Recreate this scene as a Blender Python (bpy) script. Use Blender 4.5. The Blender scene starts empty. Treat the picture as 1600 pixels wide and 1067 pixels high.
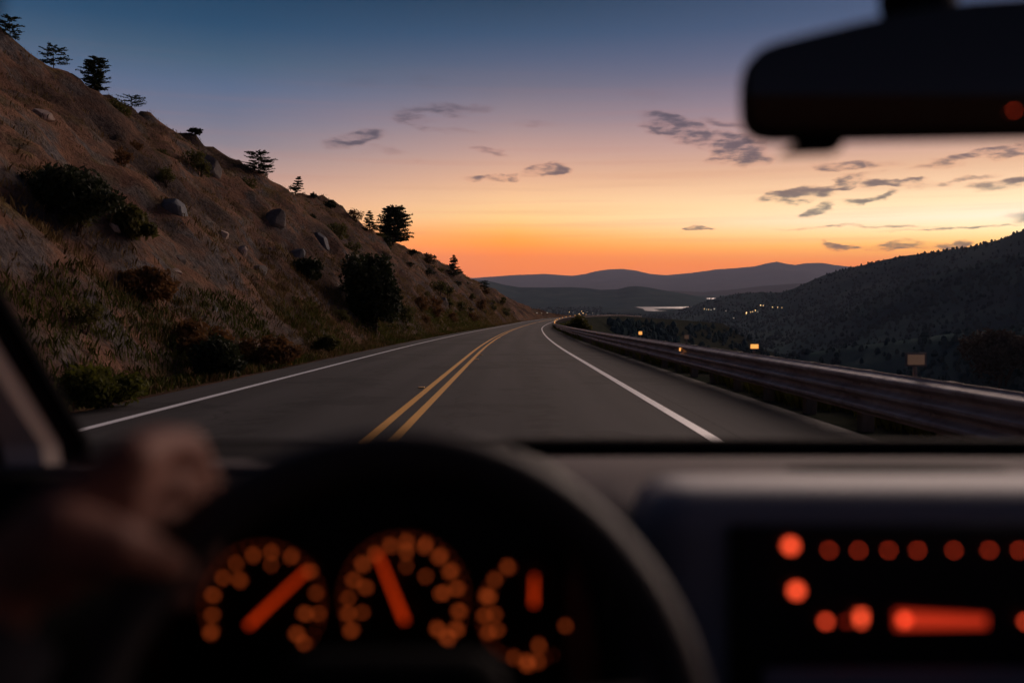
import bpy, bmesh, math, random
import numpy as np
from mathutils import Vector, Matrix, noise
from mathutils.bvhtree import BVHTree

R = math.radians
random.seed(7)
rng = np.random.default_rng(11)
scn = bpy.context.scene
COL = scn.collection

# ------------------------------------------------------------------ camera
F = 1333.0                       # focal length in pixels of the 1600 px wide photograph
CAM_H = 1.28
PITCH = math.atan(88.0 / F)      # looking slightly down the grade
cam_d = bpy.data.cameras.new('camera')
cam = bpy.data.objects.new('camera', cam_d)
COL.objects.link(cam)
cam.location = (0, 0, CAM_H)
cam.rotation_euler = (R(90) - PITCH, 0, 0)
cam_d.sensor_width = 36.0
cam_d.lens = 36.0 * F / 1600.0
cam_d.clip_start = 0.02
cam_d.clip_end = 60000
cam_d.dof.use_dof = True
cam_d.dof.focus_distance = 75.0
cam_d.dof.aperture_fstop = 1.85
cam_d.dof.aperture_blades = 0
scn.camera = cam
CAMP = Vector((0, 0, CAM_H))

def ray(px, py):
    """world direction (unit depth along the lens axis) through a pixel of the photograph"""
    x, z = (px - 800.0) / F, (533.5 - py) / F
    c, s = math.cos(PITCH), math.sin(PITCH)
    return Vector((x, c + z * s, z * c - s))

# ------------------------------------------------------------------ sky
SUN_AZ = 36.0                    # degrees to the right of the lens axis
SUN_EL = 12.0

def lin(c):
    out = []
    for v in c:
        v /= 255.0
        out.append(v / 12.92 if v <= 0.04045 else ((v + 0.055) / 1.055) ** 2.4)
    return out

world = bpy.data.worlds.new('World')
scn.world = world
world.use_nodes = True
wt = world.node_tree
wt.nodes.clear()

class NT:
    """a short way to write node trees"""
    def __init__(self, tree):
        self.t = tree
    def node(self, kind, **kw):
        n = self.t.nodes.new(kind)
        for k, v in kw.items():
            setattr(n, k, v)
        return n
    def link(self, a, b):
        self.t.links.new(a, b)
    def put(self, sock, v):
        if isinstance(v, bpy.types.NodeSocket):
            self.t.links.new(v, sock)
        else:
            sock.default_value = v
    def math(self, op, a, b=0.0, c=0.0, clamp=False):
        n = self.node('ShaderNodeMath', operation=op, use_clamp=clamp)
        for s, v in zip(n.inputs, (a, b, c)):
            self.put(s, v)
        return n.outputs[0]
    def vmath(self, op, a, b=(0, 0, 0)):
        n = self.node('ShaderNodeVectorMath', operation=op)
        self.put(n.inputs[0], a)
        if op == 'SCALE':
            self.put(n.inputs['Scale'], b)
        else:
            self.put(n.inputs[1], b)
        return n
    def maprange(self, v, a, b, c=0.0, d=1.0, smooth=False):
        n = self.node('ShaderNodeMapRange')
        n.interpolation_type = 'SMOOTHSTEP' if smooth else 'LINEAR'
        self.put(n.inputs[0], v)
        for i, q in enumerate((a, b, c, d)):
            self.put(n.inputs[i + 1], q)
        return n.outputs[0]
    def ramp(self, fac, stops, interp='LINEAR'):
        n = self.node('ShaderNodeValToRGB')
        n.color_ramp.interpolation = interp
        el = n.color_ramp.elements
        while len(el) < len(stops):
            el.new(0.5)
        for e, (p, c) in zip(el, stops):
            e.position = p
            e.color = (*c[:3], 1)
        self.put(n.inputs[0], fac)
        return n.outputs[0]
    def mix(self, f, a, b, mode='MIX'):
        n = self.node('ShaderNodeMix', data_type='RGBA', blend_type=mode)
        self.put(n.inputs[0], f)
        for s, v in ((n.inputs[6], a), (n.inputs[7], b)):
            if isinstance(v, (tuple, list)) and len(v) == 3:
                v = (*v, 1)
            self.put(s, v)
        return n.outputs[2]
    def noise(self, vec, scale, detail=4, rough=0.55, dist=0.0):
        n = self.node('ShaderNodeTexNoise')
        if vec is not None:
            self.link(vec, n.inputs['Vector'])
        n.inputs['Scale'].default_value = scale
        n.inputs['Detail'].default_value = detail
        n.inputs['Roughness'].default_value = rough
        n.inputs['Distortion'].default_value = dist
        return n.outputs['Fac'], n.outputs['Color']

w = NT(wt)
tc = w.node('ShaderNodeTexCoord')
dirn = w.vmath('NORMALIZE', tc.outputs['Generated']).outputs[0]
sep = w.node('ShaderNodeSeparateXYZ'); w.link(dirn, sep.inputs[0])
DX, DY, DZ = sep.outputs
hor = w.vmath('NORMALIZE', w.vmath('MULTIPLY', dirn, (1, 1, 0)).outputs[0]).outputs[0]
sdot = w.vmath('DOT_PRODUCT', hor, (math.sin(R(SUN_AZ)), math.cos(R(SUN_AZ)), 0)).outputs['Value']
delta = w.math('MULTIPLY', w.math('ARCCOSINE', sdot), 180 / math.pi)      # degrees of azimuth from the afterglow
elv = w.math('MAXIMUM', DZ, 0.0)
S = lambda st: [(p, lin(c)) for p, c in st]
high = [(0.50, (24, 44, 70)), (0.75, (17, 34, 58)), (1.0, (13, 27, 48))]
ramp_sun = w.ramp(elv, S([(0.0, (240, 120, 60)), (0.025, (252, 136, 26)), (0.042, (255, 190, 92)), (0.056, (255, 226, 165)), (0.07, (254, 236, 205)),
    (0.088, (253, 228, 182)), (0.105, (248, 206, 166)), (0.125, (228, 180, 145)), (0.155, (198, 158, 150)), (0.19, (156, 133, 146)),
    (0.235, (112, 112, 140)), (0.275, (84, 98, 132)), (0.32, (66, 86, 120)), (0.40, (44, 66, 98))] + high))
ramp_mid = w.ramp(elv, S([(0.0, (226, 118, 84)), (0.012, (242, 118, 24)), (0.036, (255, 128, 8)), (0.052, (255, 152, 34)), (0.062, (254, 172, 78)),
    (0.078, (252, 200, 130)), (0.095, (248, 196, 142)), (0.122, (226, 174, 140)), (0.152, (194, 154, 142)), (0.186, (152, 132, 139)),
    (0.222, (114, 112, 131)), (0.25, (88, 100, 128)), (0.277, (62, 88, 120)), (0.315, (40, 69, 98)), (0.40, (33, 58, 86))] + high))
ramp_left = w.ramp(elv, S([(0.0, (205, 110, 90)), (0.045, (236, 140, 90)), (0.085, (222, 164, 132)), (0.12, (180, 146, 138)), (0.152, (136, 126, 136)),
    (0.182, (110, 114, 136)), (0.212, (88, 106, 136)), (0.238, (70, 97, 124)), (0.272, (40, 80, 114)), (0.31, (22, 66, 100)), (0.40, (20, 54, 86))] + high))
ramp_back = w.ramp(elv, S([(0.0, (62, 66, 92)), (0.08, (84, 84, 112)), (0.16, (92, 92, 118)), (0.26, (62, 80, 110)), (0.40, (34, 56, 84))] + high))
c1 = w.mix(w.maprange(delta, 6, 36), ramp_sun, ramp_mid)
c2 = w.mix(w.maprange(delta, 36, 54), c1, ramp_left)
sky_c = w.mix(w.maprange(delta, 62, 125, smooth=True), c2, ramp_back)
# clear air above the haze layer: the sky itself is brighter low down than it looks through the haze
gain = w.ramp(elv, [(p, (g, g, g)) for p, g in ((0.0, 1.0), (.04, .94), (.08, .72), (.12, .65), (.19, .58), (.25, .50), (.32, .44), (1.0, .42))])
sky = w.vmath('MULTIPLY', w.vmath('SCALE', sky_c, 2.0).outputs[0], gain).outputs[0]

# thin streaks of high cloud and the separate dark wisps of the evening
azd = w.math('MULTIPLY', w.math('ARCTAN2', DX, DY), 180 / math.pi)
eld = w.math('MULTIPLY', w.math('ARCSINE', DZ), 180 / math.pi)
comb = w.node('ShaderNodeCombineXYZ'); w.link(azd, comb.inputs[0]); w.link(w.math('MULTIPLY', eld, 2.6), comb.inputs[1])
plane = comb.outputs[0]
nz_f, nz_c = w.noise(plane, 0.42, 4, 0.52)
cstr = w.node('ShaderNodeMapping'); cstr.inputs['Scale'].default_value = (0.55, 0.72, 1); cstr.inputs['Rotation'].default_value = (0, 0, R(14)); w.link(plane, cstr.inputs[0])
fine_f, _ = w.noise(cstr.outputs[0], 0.95, 4, 0.55)
warp = w.vmath('MULTIPLY', w.vmath('SUBTRACT', nz_c, (0.5, 0.5, 0.5)).outputs[0], (3.0, 3.4, 0)).outputs[0]
pw = w.vmath('ADD', plane, warp).outputs[0]
sw = w.node('ShaderNodeSeparateXYZ'); w.link(pw, sw.inputs[0])
U, V = sw.outputs[0], sw.outputs[1]

def azel(px, py):
    d = ray(px, py).normalized()
    return math.degrees(math.atan2(d.x, d.y)), math.degrees(math.asin(d.z)) * 2.6
# pixel centre, half sizes in pixels, tilt (degrees, up to the right positive), strength
CLOUDS = [(1060, 202, 60, 15, -16, .95), (1150, 232, 46, 20, -10, .95), (1128, 253, 22, 7, 8, .6), (556, 218, 42, 10, 10, .8), (650, 190, 42, 7, -14, .5),
    (690, 172, 80, 6, 2, .45), (600, 236, 36, 5, 0, .25), (770, 236, 30, 4, -10, .45), (855, 266, 34, 7, 6, .85), (765, 278, 36, 4, 0, .6), (808, 277, 14, 6, 0, .6),
    (840, 193, 44, 5, 0, .28), (720, 201, 36, 4, -5, .25), (655, 251, 20, 4, -10, .25),
    (1238, 309, 52, 7, 4, .85), (1300, 289, 62, 7, 12, .8), (1275, 326, 28, 5, 12, .75), (1365, 309, 34, 5, 8, .62), (1410, 288, 60, 5, -3, .72), (1520, 278, 36, 4, 8, .45),
    (1315, 258, 36, 7, 3, .85), (1370, 255, 34, 4, 0, .4), (1540, 240, 90, 6, 8, .6), (1480, 252, 30, 6, 14, .45), (1588, 284, 44, 8, 8, .7),
    (1310, 384, 24, 4, 0, .85), (1410, 383, 56, 6, 2, .95), (1480, 379, 26, 5, 10, .8), (1090, 359, 20, 3.5, 0, .85), (1340, 356, 120, 2.6, 0, .45), (1500, 356, 90, 2.4, 2, .5),
    (1130, 190, 40, 5, -8, .4), (1675, 330, 80, 10, 4, .6), (1760, 250, 90, 9, 6, .6), (660, 128, 40, 10, -4, .16), (560, 132, 50, 9, 4, .14), (1010, 150, 60, 8, -4, .14),
    (-120, 200, 90, 9, 4, .5), (1900, 180, 110, 12, 5, .5)]
best = None
for (px, py, hx, hy, tilt, st) in CLOUDS:
    ca, ce = azel(px, py)
    k = 180 / math.pi / F
    rx, ry = hx * k * 1.25, hy * k * 2.6 * 1.5
    ta = math.atan(math.tan(R(tilt)) * 2.6)
    du, dv = w.math('SUBTRACT', U, ca), w.math('SUBTRACT', V, ce)
    a = w.math('DIVIDE', du, rx)
    # shear instead of a rotation: the cloud drifts up along its length
    b = w.math('DIVIDE', w.math('MULTIPLY_ADD', du, -math.tan(ta), dv), ry)
    q = w.math('MULTIPLY_ADD', a, a, w.math('MULTIPLY', b, b))
    m = w.math('MULTIPLY', w.math('SUBTRACT', 1.0, q, clamp=False), st)
    best = m if best is None else w.math('MAXIMUM', best, m)
dens = w.math('MULTIPLY', w.math('MULTIPLY', w.maprange(best, 0.0, 0.60, smooth=True), w.maprange(fine_f, 0.33, 0.62, 0.20, 1.0, smooth=True)), 0.94)
edge = w.vmath('MULTIPLY', sky, (.80, .58, .52)).outputs[0]
cl_col = w.mix(w.maprange(dens, 0.15, 0.70), edge, w.mix(0.12, lin((78, 72, 88)), sky))
streak = w.node('ShaderNodeMapping'); streak.inputs['Scale'].default_value = (0.05, 0.75, 1); w.link(plane, streak.inputs[0])
st_f, _ = w.noise(streak.outputs[0], 1.0, 4, 0.5)
band = w.math('MULTIPLY', w.maprange(st_f, 0.5, 0.75), w.math('MULTIPLY', w.maprange(elv, 0.02, 0.05), w.maprange(elv, 0.26, 0.10)))
sky2 = w.mix(w.math('MULTIPLY', band, 0.35), sky, w.mix(0.5, sky, lin((205, 120, 90))))
sky3 = w.mix(dens, sky2, cl_col)
bg = w.node('ShaderNodeBackground'); w.link(sky3, bg.inputs[0]); bg.inputs[1].default_value = 1.0
wo = w.node('ShaderNodeOutputWorld'); w.link(bg.outputs[0], wo.inputs[0])

# ------------------------------------------------------------------ the last of the sun: one soft warm lamp
sun_d = bpy.data.lights.new('sun', 'SUN')
sun_d.energy = 3.0
sun_d.angle = R(50)
sun_d.color = (1.0, 0.73, 0.62)
sun = bpy.data.objects.new('sun', sun_d)
COL.objects.link(sun)
sd = Vector((math.sin(R(SUN_AZ)) * math.cos(R(SUN_EL)), math.cos(R(SUN_AZ)) * math.cos(R(SUN_EL)), math.sin(R(SUN_EL))))
sun.rotation_euler = (-sd).to_track_quat('-Z', 'Y').to_euler()

scn.view_settings.view_transform = 'Standard'
scn.view_settings.look = 'None'
scn.view_settings.exposure = 0.0
scn.view_settings.gamma = 1.0
scn.view_settings.use_curve_mapping = False
scn.cycles.use_denoising = True
scn.cycles.max_bounces = 8
scn.cycles.diffuse_bounces = 3
scn.cycles.glossy_bounces = 3
scn.cycles.volume_bounces = 0
scn.cycles.use_adaptive_sampling = True
scn.cycles.adaptive_threshold = 0.02
scn.cycles.transparent_max_bounces = 12
scn.cycles.sample_clamp_indirect = 4.0

# ------------------------------------------------------------------ helpers
def put_props(o, label=None, cat=None, group=None, kind=None):
    if label: o['label'] = label
    if cat: o['category'] = cat
    if group: o['group'] = group
    if kind: o['kind'] = kind
    return o

def link(o, parent=None):
    COL.objects.link(o)
    if parent is not None:
        o.parent = parent
    return o

def empty(name, loc=(0, 0, 0), rot=(0, 0, 0)):
    o = bpy.data.objects.new(name, None)
    o.location = loc; o.rotation_euler = rot
    o.empty_display_size = 0.2
    return link(o)

def mesh_obj(name, verts, faces, mat, parent=None, smooth=False):
    me = bpy.data.meshes.new(name)
    me.from_pydata([tuple(v) for v in verts] if not isinstance(verts, np.ndarray) else verts.tolist(), [], faces if not isinstance(faces, np.ndarray) else faces.tolist())
    me.materials.append(mat)
    if smooth:
        me.polygons.foreach_set('use_smooth', [True] * len(me.polygons))
    me.update()
    return link(bpy.data.objects.new(name, me), parent)

def bm_obj(name, bm, mat, parent=None, smooth=False):
    bmesh.ops.recalc_face_normals(bm, faces=bm.faces)
    me = bpy.data.meshes.new(name)
    bm.to_mesh(me); bm.free()
    me.materials.append(mat)
    if smooth:
        me.polygons.foreach_set('use_smooth', [True] * len(me.polygons))
    return link(bpy.data.objects.new(name, me), parent)

def copy_of(src, parent=None):
    c = src.copy()
    COL.objects.link(c)
    c.parent = parent
    return c

def copy_tree(src):
    c = copy_of(src)
    for ch in src.children:
        d = copy_of(ch, c)
        for g in ch.children:
            copy_of(g, d)
    return c

def box(bm, x0, x1, y0, y1, z0, z1, bevel=0.0, seg=2):
    r = bmesh.ops.create_cube(bm, size=1.0)
    vs = r['verts']
    bmesh.ops.scale(bm, vec=(x1 - x0, y1 - y0, z1 - z0), verts=vs)
    bmesh.ops.translate(bm, vec=((x0 + x1) / 2, (y0 + y1) / 2, (z0 + z1) / 2), verts=vs)
    if bevel:
        es = list({e for v in vs for e in v.link_edges})
        bmesh.ops.bevel(bm, geom=es, offset=bevel, segments=seg, affect='EDGES', profile=0.6)

def tube(bm, pts, rad, n=8, cap=True):
    """a tapered tube along pts; rad is a number or one per point"""
    pts = [Vector(p) for p in pts]
    if not hasattr(rad, '__len__'):
        rad = [rad] * len(pts)
    rings = []
    up = Vector((0.13, 0.21, 0.97))
    for i, p in enumerate(pts):
        t = (pts[min(i + 1, len(pts) - 1)] - pts[max(i - 1, 0)])
        t = t.normalized() if t.length > 1e-9 else Vector((0, 0, 1))
        a = t.cross(up)
        if a.length < 1e-3:
            a = t.cross(Vector((1, 0, 0)))
        a.normalize(); b = t.cross(a)
        rings.append([bm.verts.new(p + (a * math.cos(2 * math.pi * k / n) + b * math.sin(2 * math.pi * k / n)) * rad[i]) for k in range(n)])
    for r0, r1 in zip(rings, rings[1:]):
        for k in range(n):
            bm.faces.new((r0[k], r0[(k + 1) % n], r1[(k + 1) % n], r1[k]))
    if cap:
        bm.faces.new(rings[0][::-1]); bm.faces.new(rings[-1])

def material(name, base, rough=0.7, metal=0.0, spec=0.4, var=None, scale=4.0, detail=6, bump=0.0, bump_scale=None, coords='Object', emit=None, strength=0.0, stretch=None, through=0.0):
    """principled material; var = list of (ramp position, colour) driven by noise"""
    m = bpy.data.materials.new(name)
    m.use_nodes = True
    t = NT(m.node_tree)
    p = m.node_tree.nodes['Principled BSDF']
    p.inputs['Base Color'].default_value = (*base, 1)
    p.inputs['Roughness'].default_value = rough
    p.inputs['Metallic'].default_value = metal
    p.inputs['Specular IOR Level'].default_value = spec
    if var or bump:
        tcn = t.node('ShaderNodeTexCoord')
        vec = tcn.outputs[coords]
        if stretch:
            mp = t.node('ShaderNodeMapping'); mp.inputs['Scale'].default_value = stretch
            t.link(vec, mp.inputs[0]); vec = mp.outputs[0]
    if var:
        f, _ = t.noise(vec, scale, detail, 0.62, 0.2)
        t.link(t.ramp(f, var), p.inputs['Base Color'])
    if bump:
        f2, _ = t.noise(vec, bump_scale or scale * 6, 5, 0.65)
        b = t.node('ShaderNodeBump'); b.inputs['Strength'].default_value = bump; b.inputs['Distance'].default_value = 0.03
        t.link(f2, b.inputs['Height']); t.link(b.outputs[0], p.inputs['Normal'])
    if through:
        tr = t.node('ShaderNodeBsdfTranslucent')
        if p.inputs['Base Color'].is_linked:
            t.link(p.inputs['Base Color'].links[0].from_socket, tr.inputs[0])
        else:
            tr.inputs[0].default_value = (*base, 1)
        mx_ = t.node('ShaderNodeMixShader'); mx_.inputs[0].default_value = through
        t.link(p.outputs[0], mx_.inputs[1]); t.link(tr.outputs[0], mx_.inputs[2])
        t.link(mx_.outputs[0], m.node_tree.nodes['Material Output'].inputs[0])
    if emit:
        p.inputs['Emission Color'].default_value = (*emit, 1)
        p.inputs['Emission Strength'].default_value = strength
        m.cycles.emission_sampling = 'NONE'
    return m

# ------------------------------------------------------------------ the road's course
_ys = np.arange(-80, 640.1, 0.5)
_m = np.interp(_ys, [-80, 30, 45, 70, 113, 171, 230, 290, 350, 410, 520, 640], [0, 0, .012, .024, .034, .065, .10, .15, .22, .32, .55, .80])
_g = np.interp(_ys, [-80, 120, 142, 200, 260, 400, 440, 640], [-.04, -.04, -.036, -.030, -.028, -.028, -.05, -.09])
_x = np.concatenate([[0], np.cumsum((_m[1:] + _m[:-1]) * 0.25)])
_z = np.concatenate([[0], np.cumsum((_g[1:] + _g[:-1]) * 0.25)])
i0 = int(np.argmin(abs(_ys)))
_x = _x - _x[i0] - 1.40
_z = _z - _z[i0]
_hc = lambda y: np.interp(y, [-80, 0, 60, 200, 262, 320, 380, 400], [14.6, 14.4, 14.2, 13.9, 11.3, 5.6, 0.6, 0.0])
def cx(y): return float(np.interp(y, _ys, _x))
def cz(y): return float(np.interp(y, _ys, _z))
def cm(y): return float(np.interp(y, _ys, _m))
def road_pt(y, t, dz=0.0):
    m = cm(y); q = math.sqrt(1 + m * m)
    return Vector((cx(y) + t / q, y - t * m / q, cz(y) + dz))
def to_road(x, y):
    s, t = y, 0.0
    for _ in range(6):
        m = cm(s); q = math.sqrt(1 + m * m)
        t = (x - cx(s)) * q
        s = y + t * m / q
    return s, t

def fbm(x, y, z=0.0, o=5):
    return noise.fractal(Vector((x, y, z)), 0.9, 2.1, o, noise_basis='PERLIN_ORIGINAL')

def slope_h(s, t):
    """height of the cut slope left of the road above the road, t < -4.6"""
    a = -t
    hc = float(_hc(s))
    hc *= 1 + .07 * fbm(s * .045, 4.0, 2.0, 3)
    if a < 5.4:
        return -0.03 - 0.12 * (a - 4.6)
    b = a - 5.4
    base = -0.126 + 0.10 * min(b, 1.0)
    u = max(0.0, a - 6.2) / 17.0
    if u < 1:
        h = hc * (1 - (1 - u) ** 1.28)
    else:
        e = a - 23.2
        h = hc + 0.12 * e - 0.012 * e * e - (0.02 * max(0, e - 14) ** 1.6)
        h = max(h, -14)
    k = min(1.0, max(0, a - 5.6) / 5.0) * min(1.0, hc / 6.0 + 0.08)
    gul = fbm(s * 0.10 + a * 0.045, a * 0.035, 3.1, 4)
    n = 1.25 * gul + 0.75 * fbm(s * 0.33 + a * .12, a * 0.27, 9.0, 4) + 0.42 * (0.4 - abs(fbm(s * 0.55 + a * .3, a * 0.7, 1.0, 4))) + 1.15 * (0.3 - abs(fbm(s * 0.16 - a * .10, a * 0.22, 21.0, 4)))
    return base + h + n * k

ys_grid = list(np.arange(-45, -12, 1.2)) + list(np.arange(-12, 70, 0.42)) + list(np.arange(70, 160, 0.9)) + list(np.arange(160, 600, 2.4))
def strip(name, ts, zf, mat, ys=None, parent=None, smooth=True):
    ys = ys or ys_grid
    V, Fc = [], []
    for y in ys:
        for t in ts:
            V.append(road_pt(y, t, zf(y, t)))
    n = len(ts)
    for i in range(len(ys) - 1):
        for j in range(n - 1):
            a = i * n + j
            Fc.append((a, a + 1, a + n + 1, a + n))
    o = mesh_obj(name, V, Fc, mat, parent, smooth)
    uv = o.data.uv_layers.new(name='UVMap')
    tt = np.array([(t, y) for y in ys for t in ts], dtype=np.float32)
    li = np.empty(len(o.data.loops), dtype=np.int32); o.data.loops.foreach_get('vertex_index', li)
    uv.data.foreach_set('uv', tt[li].ravel())
    return o, V, Fc

# ------------------------------------------------------------------ materials of the land
def asphalt_mat():
    m = bpy.data.materials.new('asphalt'); m.use_nodes = True
    t = NT(m.node_tree); p = m.node_tree.nodes['Principled BSDF']
    tcn = t.node('ShaderNodeTexCoord'); v = tcn.outputs['Object']
    uvv = tcn.outputs['UV']                                  # u across the road in metres, v along it
    su = t.node('ShaderNodeSeparateXYZ'); t.link(uvv, su.inputs[0])
    mp = t.node('ShaderNodeMapping'); mp.inputs['Scale'].default_value = (1.0, 0.05, 1); t.link(uvv, mp.inputs[0])
    big, _ = t.noise(mp.outputs[0], 1.6, 5, 0.62)
    grain, _ = t.noise(v, 70, 4, 0.75)
    pat, _ = t.noise(v, 0.30, 5, 0.65)
    spot, _ = t.noise(v, 3.2, 4, 0.6)
    c = t.ramp(big, [(0.30, (.024, .0235, .025)), (0.50, (.036, .0345, .036)), (0.72, (.052, .049, .049))])
    c = t.mix(t.maprange(grain, 0.35, 0.75, 0.0, 0.6), c, (.068, .064, .064))
    # polished wheel tracks in both lanes, dark drips between them
    lane = t.math('ABSOLUTE', t.math('SUBTRACT', t.math('ABSOLUTE', su.outputs[0]), 1.80))
    track = t.maprange(t.math('ABSOLUTE', t.math('SUBTRACT', lane, 0.78)), 0.10, 0.42, 1.0, 0.0, smooth=True)
    c = t.mix(t.math('MULTIPLY', track, t.maprange(big, 0.35, 0.6, 0.40, 0.85)), c, (.058, .055, .056))
    drip = t.math('MULTIPLY', t.maprange(lane, 0.10, 0.40, 1.0, 0.0, smooth=True), t.maprange(spot, 0.40, 0.65))
    c = t.mix(t.math('MULTIPLY', drip, 0.75), c, (.016, .0155, .016))
    c = t.mix(t.maprange(pat, 0.55, 0.59, 0.0, 0.65), c, (.020, .0195, .021))
    seam = t.maprange(t.math('ABSOLUTE', t.math('SUBTRACT', t.math('ADD', su.outputs[0], t.math('MULTIPLY', spot, 0.10)), 3.95)), 0.0, 0.03, 1.0, 0.0)
    c = t.mix(t.math('MULTIPLY', seam, 0.7), c, (.014, .0135, .014))
    vo = t.node('ShaderNodeTexVoronoi', feature='DISTANCE_TO_EDGE')
    wv, _c = t.noise(v, 1.2, 4, 0.6)
    vv = t.vmath('ADD', v, t.vmath('SCALE', _c, 0.9).outputs[0]).outputs[0]
    t.link(vv, vo.inputs['Vector']); vo.inputs['Scale'].default_value = 0.20
    crack = t.maprange(vo.outputs['Distance'], 0.0, 0.006, 1.0, 0.0)
    c = t.mix(t.math('MULTIPLY', crack, 0.7), c, (.018, .017, .017))
    t.link(c, p.inputs['Base Color'])
    p.inputs['Roughness'].default_value = 0.85
    p.inputs['Specular IOR Level'].default_value = 0.14
    b = t.node('ShaderNodeBump'); b.inputs['Strength'].default_value = 0.35; b.inputs['Distance'].default_value = 0.008
    t.link(grain, b.inputs['Height']); t.link(b.outputs[0], p.inputs['Normal'])
    return m
def paint_mat(name, col, worn):
    m = bpy.data.materials.new(name); m.use_nodes = True
    t = NT(m.node_tree); p = m.node_tree.nodes['Principled BSDF']
    tcn = t.node('ShaderNodeTexCoord'); v = tcn.outputs['Object']
    f, _ = t.noise(v, 14, 5, 0.7)
    g, _ = t.noise(v, 1.3, 3, 0.6)
    k = t.math('ADD', t.maprange(f, 0.56, 0.72), t.maprange(g, 0.55, 0.8, 0.0, 0.35), clamp=True)
    t.link(t.mix(t.math('MULTIPLY', k, 0.65), col, worn), p.inputs['Base Color'])
    p.inputs['Roughness'].default_value = 0.5
    return m
def earth_mat():
    m = bpy.data.materials.new('hillside_earth'); m.use_nodes = True
    t = NT(m.node_tree); p = m.node_tree.nodes['Principled BSDF']
    tcn = t.node('ShaderNodeTexCoord'); v = tcn.outputs['Object']
    mp = t.node('ShaderNodeMapping'); mp.inputs['Scale'].default_value = (1.0, 0.55, 1.0); t.link(v, mp.inputs[0])
    a, _ = t.noise(mp.outputs[0], 0.22, 5, 0.6, 0.6)
    b_, _ = t.noise(v, 0.8, 6, 0.65, 0.3)
    d, _ = t.noise(v, 5.0, 6, 0.7)
    c = t.ramp(a, [(0.28, (.058, .036, .029)), (0.40, (.135, .080, .058)), (0.50, (.225, .128, .086)), (0.60, (.110, .080, .067)), (0.72, (.32, .23, .18))])
    grass = t.ramp(d, [(0.3, (.060, .046, .022)), (0.6, (.135, .098, .048)), (0.8, (.22, .165, .09))])
    c = t.mix(t.maprange(b_, 0.48, 0.62), c, grass)
    rock = t.ramp(d, [(0.3, (.06, .056, .06)), (0.55, (.13, .118, .115)), (0.8, (.24, .21, .195))])
    geo = t.node('ShaderNodeNewGeometry')
    sn = t.node('ShaderNodeSeparateXYZ'); t.link(geo.outputs['Normal'], sn.inputs[0])
    steep = t.maprange(sn.outputs[2], 0.80, 0.62)
    c = t.mix(t.math('MULTIPLY', steep, t.maprange(b_, 0.42, 0.58)), c, rock)
    c = t.mix(t.maprange(d, 0.30, 0.46, 0.55, 0.0), c, (.030, .021, .017))
    e, _ = t.noise(mp.outputs[0], 0.13, 4, 0.6, 0.8)
    c = t.mix(t.maprange(e, 0.46, 0.60, 0.0, 0.78), c, t.ramp(d, [(.3, (.030, .022, .020)), (.7, (.085, .064, .056))]))
    t.link(c, p.inputs['Base Color'])
    p.inputs['Roughness'].default_value = 0.92
    p.inputs['Specular IOR Level'].default_value = 0.0
    bp = t.node('ShaderNodeBump'); bp.inputs['Strength'].default_value = 0.9; bp.inputs['Distance'].default_value = 0.25
    t.link(t.math('ADD', d, t.math('MULTIPLY', b_, 1.5)), bp.inputs['Height']); t.link(bp.outputs[0], p.inputs['Normal'])
    return m
M = {}
M['asphalt'] = asphalt_mat()
M['white_paint'] = paint_mat('white_paint', (.90, .90, .91), (.30, .29, .29))
M['yellow_paint'] = paint_mat('yellow_paint', (.92, .44, .030), (.30, .16, .05))
M['earth'] = earth_mat()
M['bank'] = material('bank_soil', (.05, .04, .03), 0.95, spec=0.0, var=[(0.3, (.024, .030, .024)), (0.5, (.036, .040, .030)), (0.7, (.054, .054, .042))], scale=0.5, bump=0.6, bump_scale=3)
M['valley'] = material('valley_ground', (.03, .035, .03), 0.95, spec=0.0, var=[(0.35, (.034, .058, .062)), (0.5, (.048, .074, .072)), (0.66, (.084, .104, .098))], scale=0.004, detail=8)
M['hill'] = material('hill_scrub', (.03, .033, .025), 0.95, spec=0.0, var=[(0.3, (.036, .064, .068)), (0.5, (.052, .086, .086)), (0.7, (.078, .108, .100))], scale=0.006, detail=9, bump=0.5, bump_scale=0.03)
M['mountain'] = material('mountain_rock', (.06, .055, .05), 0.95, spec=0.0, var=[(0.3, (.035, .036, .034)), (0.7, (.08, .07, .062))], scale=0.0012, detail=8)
M['water'] = material('lake_water', (.07, .08, .10), 0.42, spec=0.26, bump=0.25, bump_scale=0.02)
M['bark'] = material('bark', (.05, .034, .024), 0.95, spec=0.1, var=[(0.35, (.03, .02, .015)), (0.7, (.085, .058, .04))], scale=9, bump=0.5)
M['needles'] = material('pine_needles', (.028, .042, .018), 0.75, spec=0.2, var=[(0.3, (.016, .026, .011)), (0.7, (.042, .058, .024))], scale=1.2, through=.25)
M['leaf_dark'] = material('dark_leaves', (.025, .034, .014), 0.7, spec=0.2, var=[(0.3, (.014, .020, .009)), (0.7, (.042, .050, .020))], scale=1.1, through=.25)
M['leaf_olive'] = material('olive_leaves', (.07, .07, .02), 0.75, spec=0.2, var=[(0.3, (.040, .042, .012)), (0.7, (.115, .105, .030))], scale=1.3, through=.45)
M['leaf_rust'] = material('rust_leaves', (.13, .06, .02), 0.8, spec=0.2, var=[(0.3, (.075, .038, .018)), (0.7, (.19, .095, .032))], scale=1.3, through=.45)
M['leaf_brown'] = material('brown_leaves', (.04, .026, .016), 0.8, spec=0.1, var=[(0.3, (.026, .018, .012)), (0.7, (.056, .036, .022))], scale=1.3, through=.2)
M['grass_dry'] = material('dry_grass', (.17, .11, .045), 0.85, spec=0.2, var=[(0.3, (.10, .065, .022)), (0.7, (.23, .16, .07))], scale=0.6, through=.45)
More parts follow.
